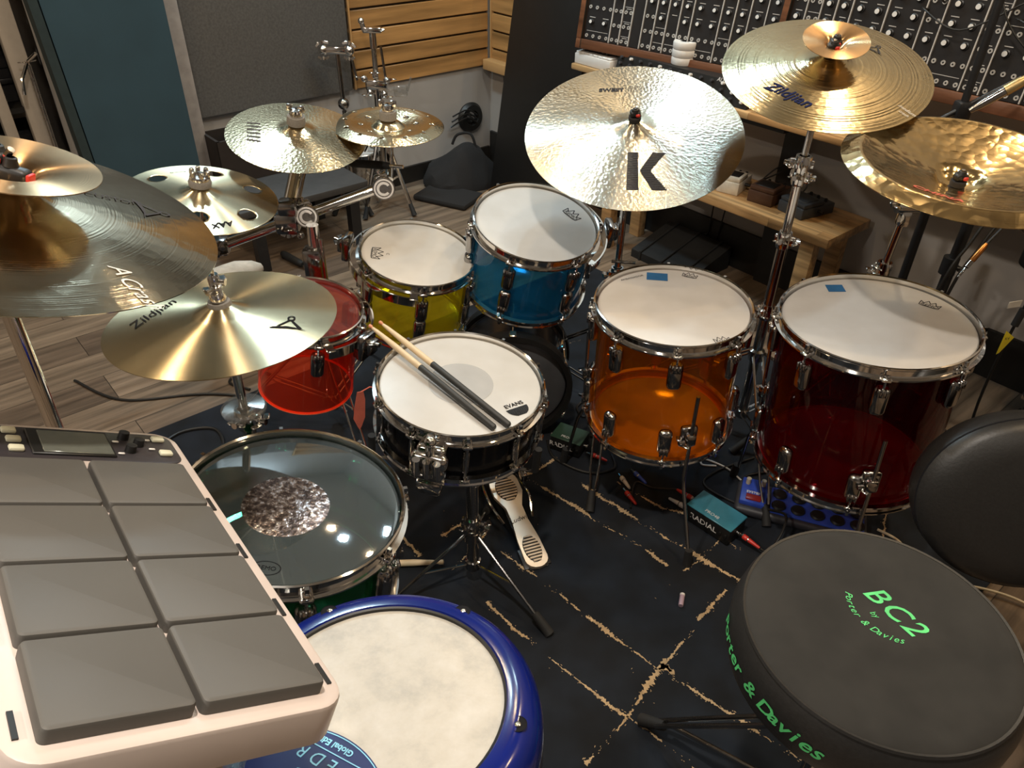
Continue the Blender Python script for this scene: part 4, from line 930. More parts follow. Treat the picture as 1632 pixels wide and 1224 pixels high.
# black handle of a mallet hanging off the rack bar, and one on the floor
t = thing('hanging_handle', 'black tuning handle sticking out left of the right rack clamp', 'handle', at(A1+V((-.005,.035,.038)), (-.97,.2,-.02)))
m = MB(); m.lathe([(0,0),(.009,0),(.0115,.02),(.011,.11),(.006,.118),(0,.118)], 16); m.build('grip', RUBBER, t); m = MB(); m.cyl((0,0,-.04),(0,0,0), .005, n=10); m.build('shaft', CHROME, t)
t = thing('drum_mallet', 'black mallet handle lying on the wood floor behind the rack', 'mallet', at((-1.0,2.99,.018), (.74,-.67,.0)))
m = MB(); m.lathe([(0,0),(.012,.002),(.016,.02),(.015,.13),(.010,.15),(0,.15)], 18); m.build('grip', RUBBER, t); m = MB(); m.cyl((0,0,.15),(0,0,.20), .006, n=10); m.build('shaft', CHROMED, t)
t = thing('cloth_roll', 'rolled white cloth tapering to a point, left behind the hi-hat', 'cloth', at((-.98,2.18,.30), (.82,.55,.12)))
m = MB(); m.lathe([(0,0),(.030,0),(.046,.012),(.050,.06),(.046,.10),(.030,.15),(.012,.175),(0,.178)], 28); 
for i, v in enumerate(m.v):
    q = V(v); a = math.atan2(q.y,q.x); k = 1+.035*math.sin(a*3+q.z*90); m.v[i] = V((q.x*k,q.y*k,q.z))
m.build('cloth', CLOTHW, t)
m = MB(); m.lathe([(0,-.03),(.010,-.03),(.014,-.012),(.032,.0),(.0,.004)], 18); m.cyl((0,0,-.03),(.01,0,-.035),.006); m.build('clip', CHROME, t)
m = MB(); m.tube([(0,0,-.03),(.0,-.02,-.05),(-.02,-.10,-.28)], .007, 10); m.build('holder_rod', CHROME, t)
# snare stand
sx, sy = -.085, 1.25; bq = aC-aN*.138; t = thing_w('snare_stand', 'chrome tripod stand under the black snare drum', 'stand', (sx,sy,0))
pole(t, (sx,sy,.335), (sx,sy,.05), .0145, 'lower_tube', CHROMED); collar(t, (sx,sy,.20), (0,0,1), .019, (.9,-.3,0), CHROMED)
hub = V((sx,sy,.345)); cen = bq-aN*.045
m = MB(); m.sph(hub, .018, 14); m.cyl(hub, cen, .012, n=14); m.sph(cen, .022, 14); wing(m, hub+V((.02,-.01,0)), (1,-.4,0), .024); m.build('tilter', CHROMED, t)
for k in (0,1,2):
    a = D2(-150+120*k); dd = V((math.cos(a), math.sin(a), 0)); dd = (dd-aN*dd.dot(aN)).normalized(); m = MB()
    m.tube([cen, cen+dd*.10+aN*.008, bq+dd*.172-aN*.030, bq+dd*.206-aN*.020, bq+dd*.212+aN*.045], .0048, 8); A = m.build('basket_arm', CHROMED, t)
    m = MB(); q = bq+dd*.209+aN*.02; m.tube([q-aN*.035, q+aN*.03], .0085, 10); m.build('rubber_grip', RUBBER, A)
tripod(t, (sx,sy), .17, .22, (D2(-41), D2(207), D2(83)), r=.0145, mat=CHROMED, double=False, th=.0042)
# drum sticks on the snare
def stick(name, label, p, q, grip):
    p = SNM @ V(p); q = SNM @ V(q); t = thing(name, label, 'drumstick', at(p, q-p)); L = (q-p).length
    m = MB(); m.lathe([(0,0),(.0055,.0008),(.0072,.004),(.0073,L*.55),(.0073,L*.56)], 16); m.build('dipped_grip', DARKGRIP, t)
    m = MB(); m.lathe([(.0073,L*.56),(.0072,L*.78),(.0050,L*.93),(.0034,L*.965)], 16); m.build('wood_shaft', STICKW, t)
    m = MB(); m.lathe([(.0034,L*.965),(.0030,L*.972),(.0048,L*.982),(.0042,L*.994),(0,L)], 14); m.build('tip', STICKR, t)
HZ2 = .138+.0055
stick('drumstick', 'drumstick with black dipped grip lying on the snare, nearer the camera', (.079,-.148,.138-.0068+.0074), (-.226,.152,.1585), 1)
stick('drumstick', 'drumstick with black dipped grip lying on the snare, the farther one', (.109,-.136,.138-.0068+.0074), (-.205,.170,.1585), 1)
t = thing('drumstick', 'short pale stick end lying on the rug beside the green drum', 'drumstick', at((-.255,1.285,.021), (1,.06,.0)))
m = MB(); m.lathe([(0,-.05),(.0085,-.05),(.0085,.02),(.0062,.065),(.004,.078)], 14); m.build('wood_shaft', STICKW, t); m = MB(); m.lathe([(.004,.078),(.0065,.084),(.006,.093),(0,.095)], 12); m.build('tip', STICKW, t)
# foot pedal
Ph = V((.078,1.285,.014)); Pt = V((-.035,1.575,.070)); d = (Pt-Ph).normalized(); xr = d.cross(V((0,0,1))).normalized(); up = xr.cross(d)
t = thing('kick_pedal', 'cream bass drum pedal with dark ribbed pads in front of the bass drum', 'pedal', Matrix((xr, d, up)).transposed().to_4x4()); t.matrix_world = T(Ph) @ Matrix((xr, d, up)).transposed().to_4x4()
def rounded(w0, w1, L, n=8):
    p = [(w0*math.cos(PI+PI*i/n), w0*math.sin(PI+PI*i/n)*.9+w0*.8) for i in range(n+1)]+[(w0*.95,.08),(w0*.72,.14),(w0*.74,.185),(w1,.23),(w1,L-.03)]
    p += [(w1*math.cos(PI*i/n), L-.03+w1*.8*math.sin(PI*i/n)) for i in range(1,n)]; return p+[(-w1,L-.03),(-w1,.23),(-w0*.74,.185),(-w0*.72,.14),(-w0*.95,.08)]
m = MB(); m.prism(rounded(.030,.040,.30), 0, .010); m.build('footboard', plain('pedal_champagne', (.60,.51,.41), .3, .35, var=.04), t)
for y, hw, hl, mt in ((.052,.0225,.040,0),(.247,.029,.040,0)):
    m = MB(); m.lathe([(0,.0102),(1,.0102),(.96,.0112),(0,.0115)], 36, 0, T((0,y,0)) @ Matrix.Diagonal((hw,hl,1,1)))
    for i in range(9):
        v = -1+2*(i+.5)/9; m.box((0,y+v*hl,.0122), (2*hw*math.sqrt(1-v*v)*.95,hl*.11,.0025), 1)
    m.build('ribbed_pad', [BLACKP, plain('pad_rib', (.58,.44,.30), .4)], t)
m = MB(); m.text('Ludwig', .020, None, .3, 0, T((0,.145,.0108)) @ RZ(D2(8))); m.build('lettering', INK, t)
M0 = t.matrix_world.inverted()
m = MB(); m.box((0,.15,-.004), (.05,.30,.006)); m.rbox((0,.035,-.006), (.072,.06,.010), .003); m.build('base_plate', BLACKM, t)
m = MB()
for s in (-1,1): m.tube([(s*.045,.30,-.05),(s*.045,.305,.09),(s*.040,.305,.11)], .006, 8)
m.cyl((-.05,.305,.10),(.05,.305,.10), .006); m.rbox((.055,.28,.02), (.02,.05,.03), .006); m.build('yoke', CHROMED, t)
m = MB(); m.tube([(0,.305,.10),(0,.30,.20)], .004, 8); m.sph((0,.297,.215), .018, 14); m.build('beater', FELTG, t)
for s in (-1,1):
    m = MB(); m.tube([(s*.05,.30,-.015),(s*.056,.22,.0),(s*.040,.15,-.005)], .004, 8, 0, 5); m.build('side_arm', CHROME, t)

# ------------------------------------------------------------------ sample pad and electronic drum in the foreground
OM = Matrix((V((.718,.503,-.481)), V((-.612,.785,-.093)), V((.331,.362,.872)))).transposed().to_4x4()
ox = V((.718,.503,-.481)).normalized(); oz = V((.331,.362,.872)).normalized(); oy = oz.cross(ox).normalized(); ox = oy.cross(oz)
OM = T((-.317,.428,.995)) @ Matrix((ox, oy, oz)).transposed().to_4x4()
t = thing('sample_pad', 'pale electronic sample pad with eight grey rubber pads, lower left', 'drum pad', OM)
def rrect(x0, x1, y0, y1, r, n=6):
    p = []
    for cx, cy, a in ((x1-r,y1-r,0),(x0+r,y1-r,PI/2),(x0+r,y0+r,PI),(x1-r,y0+r,1.5*PI)): p += [(cx+r*math.cos(a+PI/2*i/n), cy+r*math.sin(a+PI/2*i/n)) for i in range(n+1)]
    return p
def slab(m, rc, z0, z1, bev, mi=0, M=None):
    """rounded slab with softened top edge"""
    x0,x1,y0,y1,r = rc; rings = [(0,z0),(0,z1-bev),(bev*.3,z1-bev*.3),(bev,z1)]; vs = []; n = None
    for ins, z in rings:
        P = rrect(x0+ins, x1-ins, y0+ins, y1-ins, max(r-ins,.001)); n = len(P); vs += [(x,y,z) for x, y in P]
    fs = [tuple(range(n-1,-1,-1)), tuple(3*n+i for i in range(n))]
    for j in range(3): fs += [(j*n+i, j*n+(i+1) % n, (j+1)*n+(i+1) % n, (j+1)*n+i) for i in range(n)]
    m.add(vs, fs, mi, M)
m = MB(); slab(m, (-.115,.1145,-.193,.276,.026), -.036, -.002, .004); m.build('body', PINKW, t)
for c in (-1,1):
    for r in range(4):
        m = MB(); slab(m, ((-.0955 if c < 0 else .0020), (-.0020 if c < 0 else .0955), -.1782+.09*r, -.0918+.09*r, .005), -.004, .0095, .003); m.build('rubber_pad', PADM, t)
m = MB(); slab(m, (-.108,.106,.196,.266,.016), -.004, -.0006, .001); m.build('control_panel', plain('panel_aubergine', (.035,.03,.034), .4), t)
m = MB(); m.rbox((-.002,.231,.0004), (.078,.056,.003), .001, 1); m.build('screen_frame', BLACKP, t); m = MB(); m.rbox((.002,.2305,.0016), (.066,.049,.002), .0008, 1); m.build('screen', SCREEN, t)
for x, y in ((-.094,.252),(-.075,.252),(-.056,.252),(-.094,.234),(-.054,.232),(-.075,.214),(-.094,.213),(-.054,.212),(.090,.250),(.090,.216)):
    m = MB(); m.rbox((x,y,.0016), (.014,.011,.005), .0025, 2); m.build('button', BTN, t)
for x, y in ((.054,.252),(.054,.220),(.066,.236)):
    m = MB(); m.lathe([(0,0),(.006,0),(.0055,.008),(0,.009)], 14, 0, T((x,y,-.0006))); m.build('knob', BLACKP, t)
for x, y in ((.043,.240),(.043,.212),(.078,.226),(.078,.248)): 
    m = MB(); m.rbox((x,y,.0006), (.007,.003,.002), .0008, 1); m.build('marking', WHITEP, t)
for y in (-.158,-.07,.02,.108):
    for s in (-1,1):
        m = MB(); m.box((s*.1055,y,-.0014), (.0035,.024,.0016)); m.build('side_slot', BLACKP, t)
t = thing_w('pad_stand', 'metal stand with slotted plate holding the sample pad', 'stand', (-.40,.36,0))
q = OM @ V((0,0,-.054)); m = MB(); m.M = OM; m.rbox((0,-.02,-.0395), (.14,.16,.006), .002, 1); m.rbox((.0,-.02,-.046), (.06,.08,.010), .003, 1); m.build('mount_plate', STEEL, t)
m = MB(); p0 = OM @ V((0,-.02,-.048)); m.tube([p0, p0+V((-.02,-.03,-.06)), V((-.40,.36,.72)), V((-.40,.36,.08))], .0125, 14); m.build('tube', CHROMED, t)
m = MB(); p1 = OM @ V((.055,-.13,-.075)); m.rbox(p1, (.02,.055,.09), .005, 2, 0, None); m.build('side_bracket', STEEL, t)
tripod(t, (-.40,.36), .36, .33, (D2(205), D2(85), D2(-35)), mat=CHROMED)
# round electronic hand drum
wn = V((-.024,.138,.990)).normalized(); wc = V((-.128,.444,.778)); WM = at(wc, wn, (1,0,0))
t = thing('electronic_drum', 'round electronic hand drum with blue rim and worn cream head', 'drum', WM)
m = MB(); m.lathe([(.1285,-.012),(.1285,.0035),(.131,.0065),(.140,.0065),(.150,.0040),(.158,-.004),(.164,-.015),(.167,-.028),(.167,-.045),(.158,-.045),(.146,-.02)], 96, closed=True); m.build('rim', NAVYSH, t)
m = MB(); m.lathe([(.1640,-.045),(.1675,-.045),(.1675,-.075),(.155,-.090),(0,-.092)], 80); m.build('lower_shell', plain('shell_dark_blue', (.012,.016,.04), .3), t)
m = MB(); m.lathe([(0,0),(.127,0),(.1284,-.002)], 80); m.build('drum_head', SKIN, t)
m = MB(); m.lathe([(.1272,.0002),(.1296,.0002),(.1296,.0050),(.1272,.0040)], 80, closed=True); m.build('head_gasket', BLACKP, t)
for a in (123,58,-12,-84,192):
    A = RZ(D2(a)); m = MB(); m.lathe([(0,.0060),(.0088,.0060),(.0094,.0063),(.0088,.0066)], 20, 0, A @ T((.1440,0,-.0005))); o = m.build('screw_hole', INK, t)
    m = MB(); m.sph(A @ V((.1440,-.001,.0062)), .0034, 10, 0, (1,1,.5)); m.build('screw', CHROME, o)
# blue name plate over the rim and head edge
m = MB(); n = 24; R0 = .062; dv = V((math.cos(D2(-118)), math.sin(D2(-118)))); pv = V((-dv.y, dv.x)); P = []
for i in range(n+1): u = -.086+.172*i/n; v = .126-.072*math.sqrt(max(0,1-(u/.088)**2)) ; P.append((u, v))
Q = [(u, .126+.024*math.sqrt(max(0,1-(u/.088)**2))) for u, _ in P]
vs = [(*(dv*v+pv*u), .0078) for u, v in P]+[(*(dv*v+pv*u), .0078-(.006 if v > .15 else 0)) for u, v in Q]
vs += [(x,y,z-.006) for x,y,z in vs]; k = n+1; fs = []
for i in range(n): fs += [(i,i+1,k+i+1,k+i),(2*k+i,3*k+i,3*k+i+1,2*k+i+1),(i,2*k+i,2*k+i+1,i+1),(k+i,k+i+1,3*k+i+1,3*k+i)]
m.add(vs, fs); m.build('name_plate', plain('plate_blue', (.010,.02,.11), .3), t)
LB = plain('light_blue_ink', (.25,.62,.85), .4); m = MB(); rot = math.atan2(dv.y, dv.x)-PI/2
def pl(v, u=0): return T((*(dv*v+pv*u), .0083)) @ RZ(rot)
m.text('W A V E D R U M', .0185, None, .12, 0, pl(.084, .002)); m.text('Global Edition', .0090, None, 0, 0, pl(.0655, -.007), .0003); m.box((0,0,0), (.15,.0011,.0003), 0, pl(.0735)); m.text('KORG', .013, None, 0, 0, pl(.104), .0005)
for i in range(n):
    a = dv*(P[i][1]+.0015)+pv*P[i][0]; b = dv*(P[i+1][1]+.0015)+pv*P[i+1][0]; m.add([(*a,.0082),(*b,.0082),(*(b+dv*.0011),.0082),(*(a+dv*.0011),.0082)], [(0,1,2,3)])
m.build('lettering', LB, t)
t = thing_w('drum_stand', 'dark tripod stand under the round electronic drum', 'stand', (-.13,.46,0)); pole(t, wc-wn*.095, (-.13,.46,.60), .012, mat=BLACKM); pole(t, (-.13,.46,.62), (-.13,.46,.10), .015, 'lower_tube', BLACKM)
m = MB(); m.M = WM; m.rbox((0,0,-.098), (.12,.12,.008), .003); m.build('mount_plate', BLACKM, t); tripod(t, (-.13,.46), .34, .28, (D2(250), D2(10), D2(130)), mat=BLACKM)
# stand under the green drum
gb = gC-gN*.21; t = thing_w('drum_stand', 'low basket stand under the green drum', 'stand', (gb.x,gb.y,0)); pole(t, gb-V((0,0,.03)), (gb.x,gb.y,.08), .0125, mat=CHROMED)
for k in range(3):
    a = D2(30+120*k); dd = V((math.cos(a), math.sin(a), 0)); bz = (gb.z-(gN.x*dd.x+gN.y*dd.y)*.19/gN.z); m = MB(); m.tube([gb-V((0,0,.035)), V((gb.x,gb.y,bz-.02))+dd*.17, V((gb.x,gb.y,bz-.012))+dd*.203, V((gb.x,gb.y,bz+.04))+dd*.208], .005, 8); m.build('basket_arm', CHROMED, t)
tripod(t, (gb.x,gb.y), .20, .26, (D2(20), D2(140), D2(262)), mat=CHROMED)
# ------------------------------------------------------------------ background stands on the left wall
t = thing_w('multi_clamp_stand', 'tall chrome stand with clamp cluster in front of the slatwall', 'stand', W(.80,.17)); bp = W(.80,.17)
pole(t, bp+V((0,0,.06)), bp+V((0,0,.50)), .017, mat=CHROMED); pole(t, bp+V((0,0,.48)), bp+V((0,0,.79)), .0115, 'upper_tube', STEEL)
m = MB(); m.cyl(bp+V((0,0,.72)), bp+V((0,0,.785)), .016); m.rbox(bp+V((.0,0,.795)), (.085,.034,.024), .006, 2); m.cyl(bp+V((-.035,0,.79)), bp+V((-.045,0,.83)), .011); m.sph(bp+V((-.045,0,.83)), .015, 10); wing(m, bp+V((.045,0,.795)), (1,0,0), .024); m.build('top_mount', CHROME, t)
m = MB(); c = bp+V((0,0,.565)); m.rbox(c, (.10,.05,.05), .012, 2); m.cyl(c-V((0,0,.16)), c, .02, n=14)
for dx, dz in ((-.05,.03),(.05,.025),(-.03,-.03),(.035,-.035),(.0,.045)): m.sph(c+V((dx,-.02,dz)), .016, 10); wing(m, c+V((dx*1.4,-.03,dz*1.3)), (dx,-.6,dz), .024)
m.rbox(bp+V((0,0,.42)), (.045,.045,.06), .008, 2); wing(m, bp+V((.035,-.01,.41)), (1,-.3,0), .02); m.build('clamp_cluster', CHROME, t)
for dx, h in ((-.085,.13),(.045,.145)):
    m = MB(); q = c+V((dx,-.01,.02)); m.cyl(q, q+V((-.02 if dx < 0 else -.012,0,h)), .006, n=10); m.build('l_rod', CHROMED, t)
m = MB(); q = c+V((.11,-.02,-.02)); m.rbox(q, (.06,.03,.05), .008, 2); m.rbox(q+V((-.04,0,.0)), (.05,.012,.012), .003); m.cyl(q+V((.03,0,0)), q+V((.05,0,.06)), .005, n=8); m.build('clear_bracket', CLEARP, t)
tripod(t, (bp.x,bp.y), .36, .21, (D2(-45), D2(-108), D2(-176)), double=False, th=.0095)
bp = W(.978,.17); t = thing_w('tom_arm_stand', 'thin dark stand with double wing clamp in front of the grey felt panel', 'stand', bp)
pole(t, bp+V((0,0,.05)), bp+V((0,0,.48)), .010, 'lower_tube', CHROMED); m = MB(); m.sph(bp+V((0,0,.51)), .026, 16); m.build('ball_joint', CHROMED, t); m = MB(); m.cyl(bp+V((0,0,.52)), bp+V((-.004,0,.73)), .0105, .009, 12); m.build('arm_rod', CHROMED, t)
m = MB(); c = bp+V((-.006,0,.735)); m.rbox(c, (.11,.032,.034), .010, 2)
for s in (-1,1): m.sph(c+V((s*.055,0,.0)), .023, 12); wing(m, c+V((s*.06,-.01,.03)), (s*.3,-.2,1), .030); wing(m, c+V((s*.055,-.02,-.03)), (0,-.5,-1), .024)
m.build('double_clamp', CHROME, t); tripod(t, (bp.x,bp.y), .15, .09, (D2(-30), D2(-150), D2(90)), mat=CHROMED)

# ------------------------------------------------------------------ black stands, microphone and cables at the right
bp = W(.45,2.52); t = thing_w('microphone_stand', 'black boom microphone stand in front of the right synthesizer', 'stand', bp)
pole(t, bp+V((0,0,.03)), bp+V((.0,0,.86)), .013, 'lower_tube', BLACKM); pole(t, bp+V((0,0,.90)), bp+V((0,0,1.35)), .010, 'upper_tube', BLACKM)
m = MB(); m.rbox(bp+V((0,0,.93)), (.04,.04,.05), .008, 2); m.cyl(bp+V((-.06,.0,.90)), bp+V((.11,-.02,1.02)), .006); m.build('boom_arm', BLACKM, t); m = MB(); m.lathe([(0,0),(.13,0),(.135,.012),(.03,.03),(0,.03)], 32, 0, T(bp)); m.build('round_base', BLACKM, t)
t = thing('microphone', 'gold topped microphone lying on the black boom arm by the synthesizer', 'microphone', at(bp+V((.0,-.035,.94)), (.75,-.1,.60)))
m = MB(); m.lathe([(0,0),(.007,0),(.011,.03),(.013,.08),(.013,.085),(0,.085)], 18); m.build('handle', CHROMED, t); m = MB(); m.lathe([(0,.086),(.014,.086),(.014,.12),(.011,.135),(0,.14)], 18); m.build('grille', plain('mic_gold', (.50,.38,.18), .35, .8), t)
for i, (a, b, lb, h) in enumerate(((.45,2.63,'black round pole with a collar behind the china, right of the microphone stand',.78),)):
    bp = W(a,b); t = thing_w('floor_stand', lb, 'stand', bp); pole(t, bp+V((0,0,.02)), bp+V((.01,.0,h)), .015, mat=BLACKM)
    m = MB(); m.cyl(bp+V((0,0,.50)), bp+V((0,0,.55)), .022, n=18); wing(m, bp+V((.025,-.01,.52)), (1,-.3,0), .02); m.build('collar', BLACKM, t); m = MB(); m.lathe([(0,0),(.10,0),(.10,.012),(.025,.022),(0,.022)], 32, 0, T(bp)); m.build('round_base', BLACKM, t)
SX = [W(.5,2.80,.70), W(.06,2.6,.62)]
c1 = [W(.46,2.765,.708), W(.47,2.735,.728), W(.505,2.70,.708), W(.56,2.69,.64), W(.60,2.68,.57), W(.62,2.67,.40), W(.60,2.65,.16), W(.58,2.64,.008)]
cable(c1, .0042, BLACKP, 'black cable arching from the chrome connector, upper of the two by the grey wall')
cable([p+V((.022,-.01,-.012)) for p in c1[:-1]]+[W(.55,2.68,.008)], .0042, BLACKP, 'black cable arching from the chrome connector, lower of the two by the grey wall')
t = thing('cable_plug', 'copper sleeved jack plug hanging down in front of the grey wall', 'plug', at(W(.553,2.728,.658), DL*.053+DR*-.011+V((0,0,-.06))))
m = MB(); m.tube([(0,0,-.11),(0.004,0,-.05),(0,0,0)], .003, 8); m.build('cord', BLACKP, t); m = MB(); m.lathe([(0,0),(.005,0),(.0075,.008),(.0075,.052),(.006,.056),(0,.056)], 16); m.build('sleeve', ORANGEJ, t); m = MB(); m.lathe([(0,.056),(.0065,.056),(.006,.075),(.0035,.077),(.0035,.10),(.0025,.104),(.003,.108),(0,.112)], 14); m.build('jack_tip', CHROMED, t)
t = thing('black_device', 'black device with chrome connector at the right edge under the china', 'device', T(W(.47,2.805,.665)))
m = MB(); m.rbox((.03,-.02,-.02), (.09,.06,.09), .015, 3); m.build('housing', BLACKP, t); m = MB(); m.lathe([(.008,0),(.015,0),(.016,.02),(.012,.034),(.008,.034)], 18, 0, at((-.012,.005,.028), (-.75,.1,.5)), closed=True); m.build('connector', chrome('rose_chrome',(.7,.5,.4),.2), t)
m = MB(); m.tube([(.03,-.03,-.065),(.032,-.035,-.14),(.02,-.04,-.30),(.015,-.05,-.48),(.03,-.06,-.655)], .004, 8, 0, 5); m.build('tail_cable', BLACKP, t); m = MB(); m.cyl((.031,-.036,-.175),(.024,-.039,-.225), .010, n=12); m.build('strain_relief', RUBBER, t)
bp = W(.47,2.805,.665); t = thing('paper_flag', 'yellow triangular tag hanging on the black cable at right', 'tag', T(bp+V((.016,-.048,-.235))) @ RZ(.2))
m = MB(); m.prism([(-.016,.0),(.018,-.024),(-.008,-.072),(-.015,-.076)], -.0006, .0006, 0, Matrix.Rotation(PI/2,4,'X')); m.build('flag', YELLOWT, t); m = MB(); m.text('K4', .012, None, 0, 0, T((-.003,-.0008,-.026)) @ Matrix.Rotation(PI/2,4,'X')); m.build('lettering', INKG, t)
t = thing('paper_flag', 'small white label stuck flat on the black cable at right', 'tag', T(bp+V((.013,-.041,-.155))) @ RZ(.3)); m = MB(); m.rbox((-.022,0,0), (.044,.0025,.020), .001, 1); m.build('flag', PAPERW, t)
t = thing('equipment_case', 'black case with white wheeled castor at the right edge behind the chair', 'case', RM(.20, 3.02, 0))
m = MB(); m.rbox((.05,.05,.22), (.30,.26,.28), .012); m.build('body', BLACKP, t)
for y in (-.075,.14):
    m = MB(); m.cyl((-.105,y,.035),(-.06,y,.035), .033, n=24); m.build('castor_wheel', plain('castor_white', (.48,.45,.40), .5), t)
    m = MB(); m.rbox((-.083,y,.075), (.055,.06,.02), .005); m.rbox((-.108,y,.05), (.006,.03,.06), .002, 1); m.rbox((-.057,y,.05), (.006,.03,.06), .002, 1); m.build('castor_fork', CHROMED, t)
for y in (-.07,.05):
    m = MB(); m.rbox((-.105,y,.16), (.012,.06,.035), .004); m.build('latch', CHROMED, t)
# patch cords over the right synthesizer
def sp(x, z, y=-.02): return M2 @ V((x, y, z))
random.seed(5)
L_ = ['short black patch cord at the left of the right synthesizer','long black patch cord sagging across the upper right synthesizer','black patch cord curving down the middle of the right synthesizer','black patch cord hanging low across the right synthesizer','black patch cord looping towards the microphone stand','black patch cord at the upper right of the right synthesizer','black patch cord crossing behind the microphone stand']
for i, (x0,z0,x1,z1,s) in enumerate(((.09,.40,.30,.44,.07),(.28,.42,.74,.40,.10),(.36,.44,.47,.22,.03),(.43,.19,.68,.24,.06),(.55,.40,.75,.12,.05),(.62,.36,.92,.40,.09),(.68,.20,.95,.30,.07))):
    cable([sp(x0,z0,.0),sp(x0,z0,-.03),sp((x0+x1)/2,(z0+z1)/2-s,-.055),sp(x1,z1,-.03),sp(x1,z1,.0)], .0026, BLACKP, L_[i], 'patch_cord', 8, 'patch cords on the right synthesizer')

# ------------------------------------------------------------------ rug with worn gold lattice
m = MB(); a0, a1, b0, b1 = .50, 3.6, 1.25, 3.14; rp = [W(a0,b0), W(a0,b1), W(a1,b1), W(a1,b0)]
m.prism([(p.x,p.y) for p in rp], .001, .010)
LN = dict(A=[(.02,1.64),(.106,1.564),(.17,1.516),(.218,1.466),(.296,1.40),(.404,1.301)], B=[(.20,1.60),(.258,1.534),(.298,1.503),(.376,1.424),(.418,1.392),(.488,1.33),(.556,1.275),(.62,1.22)], C=[(.30,1.61),(.356,1.559),(.422,1.507),(.475,1.485),(.56,1.39),(.60,1.358)],
 D=[(-.02,1.34),(.072,1.256),(.124,1.204),(.177,1.15),(.245,1.091),(.294,1.048),(.331,1.009),(.381,.975),(.445,.924),(.476,.901),(.6,.80)], E=[(-.05,1.18),(.019,1.101),(.058,1.075),(.099,1.027),(.165,.966),(.228,.909),(.255,.893),(.294,.863),(.353,.807),(.45,.72)],
 F=[(.534,1.23),(.462,1.149),(.383,1.053),(.354,1.02),(.312,.97),(.259,.899),(.202,.836),(.16,.788)], G=[(.565,1.412),(.508,1.349),(.44,1.282)], H=[(.018,1.607),(.096,1.668),(.143,1.711)], I=[(-.34,1.45),(-.279,1.384),(-.222,1.315)], J=[(-.06,1.40),(-.092,1.346),(-.146,1.272)], K=[(-.119,1.442),(-.176,1.384)], Q=[(.13,2.30),(.189,2.325),(.247,2.357)], R=[(.62,1.30),(.682,1.354),(.711,1.385)], S=[(.75,2.0),(.86,2.1)], U=[(.95,1.42),(1.06,1.32),(1.16,1.23)], X=[(-.5,1.6),(-.62,1.5)], Y=[(1.05,1.56),(1.0,1.44),(.93,1.3)])
heavy = {'A':.8,'B':1.05,'C':.75,'D':.65,'E':.65,'F':.9,'G':.5,'I':.8,'J':.9,'K':.9,'H':.7}
random.seed(21)
def blot(c, d, L, w):
    n = 6; s = V((-d.y,d.x)); up = []; lo = []
    for i in range(n+1):
        u = i/n; k = w*math.sin(PI*u)**.5; p = c+d*L*(u-.5)
        up.append(p+s*k*random.uniform(.2,1.2)); lo.append(p-s*k*random.uniform(.2,1.2))
    k = n+1; m.add([(*p,.0108) for p in up]+[(*p,.0108) for p in lo], [(i, k+i, k+i+1, i+1) for i in range(n)], 1)
def vein(P, hv):
    pts = []
    for p, q in zip(P, P[1:]):
        L = (q-p).length; n = max(1, int(L/.0022)); pts += [p.lerp(q, i/n) for i in range(n)]
    off = 0; env = random.random(); row = None; ph = random.uniform(0,6)
    for i, p in enumerate(pts):
        d = (pts[min(i+1,len(pts)-1)]-pts[max(i-1,0)]); d = d.normalized() if d.length > 0 else V((1,0)); s = V((-d.y,d.x))
        off = off*.96+random.uniform(-.0010,.0010); env = .90*env+.10*random.random()*2
        k = (math.sin(i*.043+ph)+math.sin(i*.117+ph*2)*.7+math.sin(i*.31+ph*3)*.4)/2.1
        w = hv*(.0022+.0078*max(0,k+.2)*env); on = k+random.uniform(-.35,.35) > -.38
        if on:
            a = p+s*(off+w*random.uniform(.25,1.25)); b = p+s*(off-w*random.uniform(.25,1.25))
            if row: m.add([(*row[0],.0108),(*row[1],.0108),(*b,.0108),(*a,.0108)], [(0,1,2,3)], 1)
            row = (a, b)
        else:
            row = None
            if random.random() < .25: blot(p+s*random.uniform(-.005,.005), d, random.uniform(.002,.004), .0008)
        if random.random() < .10: blot(p+s*(off+random.choice((-1,1))*(w+random.uniform(.001,.005))), d, random.uniform(.002,.006), .0010)
for key, P in LN.items():
    vein([V(p) for p in P], heavy.get(key, .5))
for c, ang in (((.350,1.022),60),((.354,1.012),-40),((.346,1.014),15),((.36,1.006),-50)):
    blot(V(c), V((math.cos(D2(ang)), math.sin(D2(ang)))), .030, .009)
for k in range(60):
    a = random.uniform(.9,3.0); b = random.uniform(1.5,3.1); p = W(a,b); blot(V((p.x,p.y)), V((random.uniform(-1,1),random.uniform(-1,1))).normalized(), random.uniform(.002,.006), .0008)
one('rug', m, [RUGM, RUGG], 'dark navy rug with worn gold lattice lines under the drum kit', 'rug')

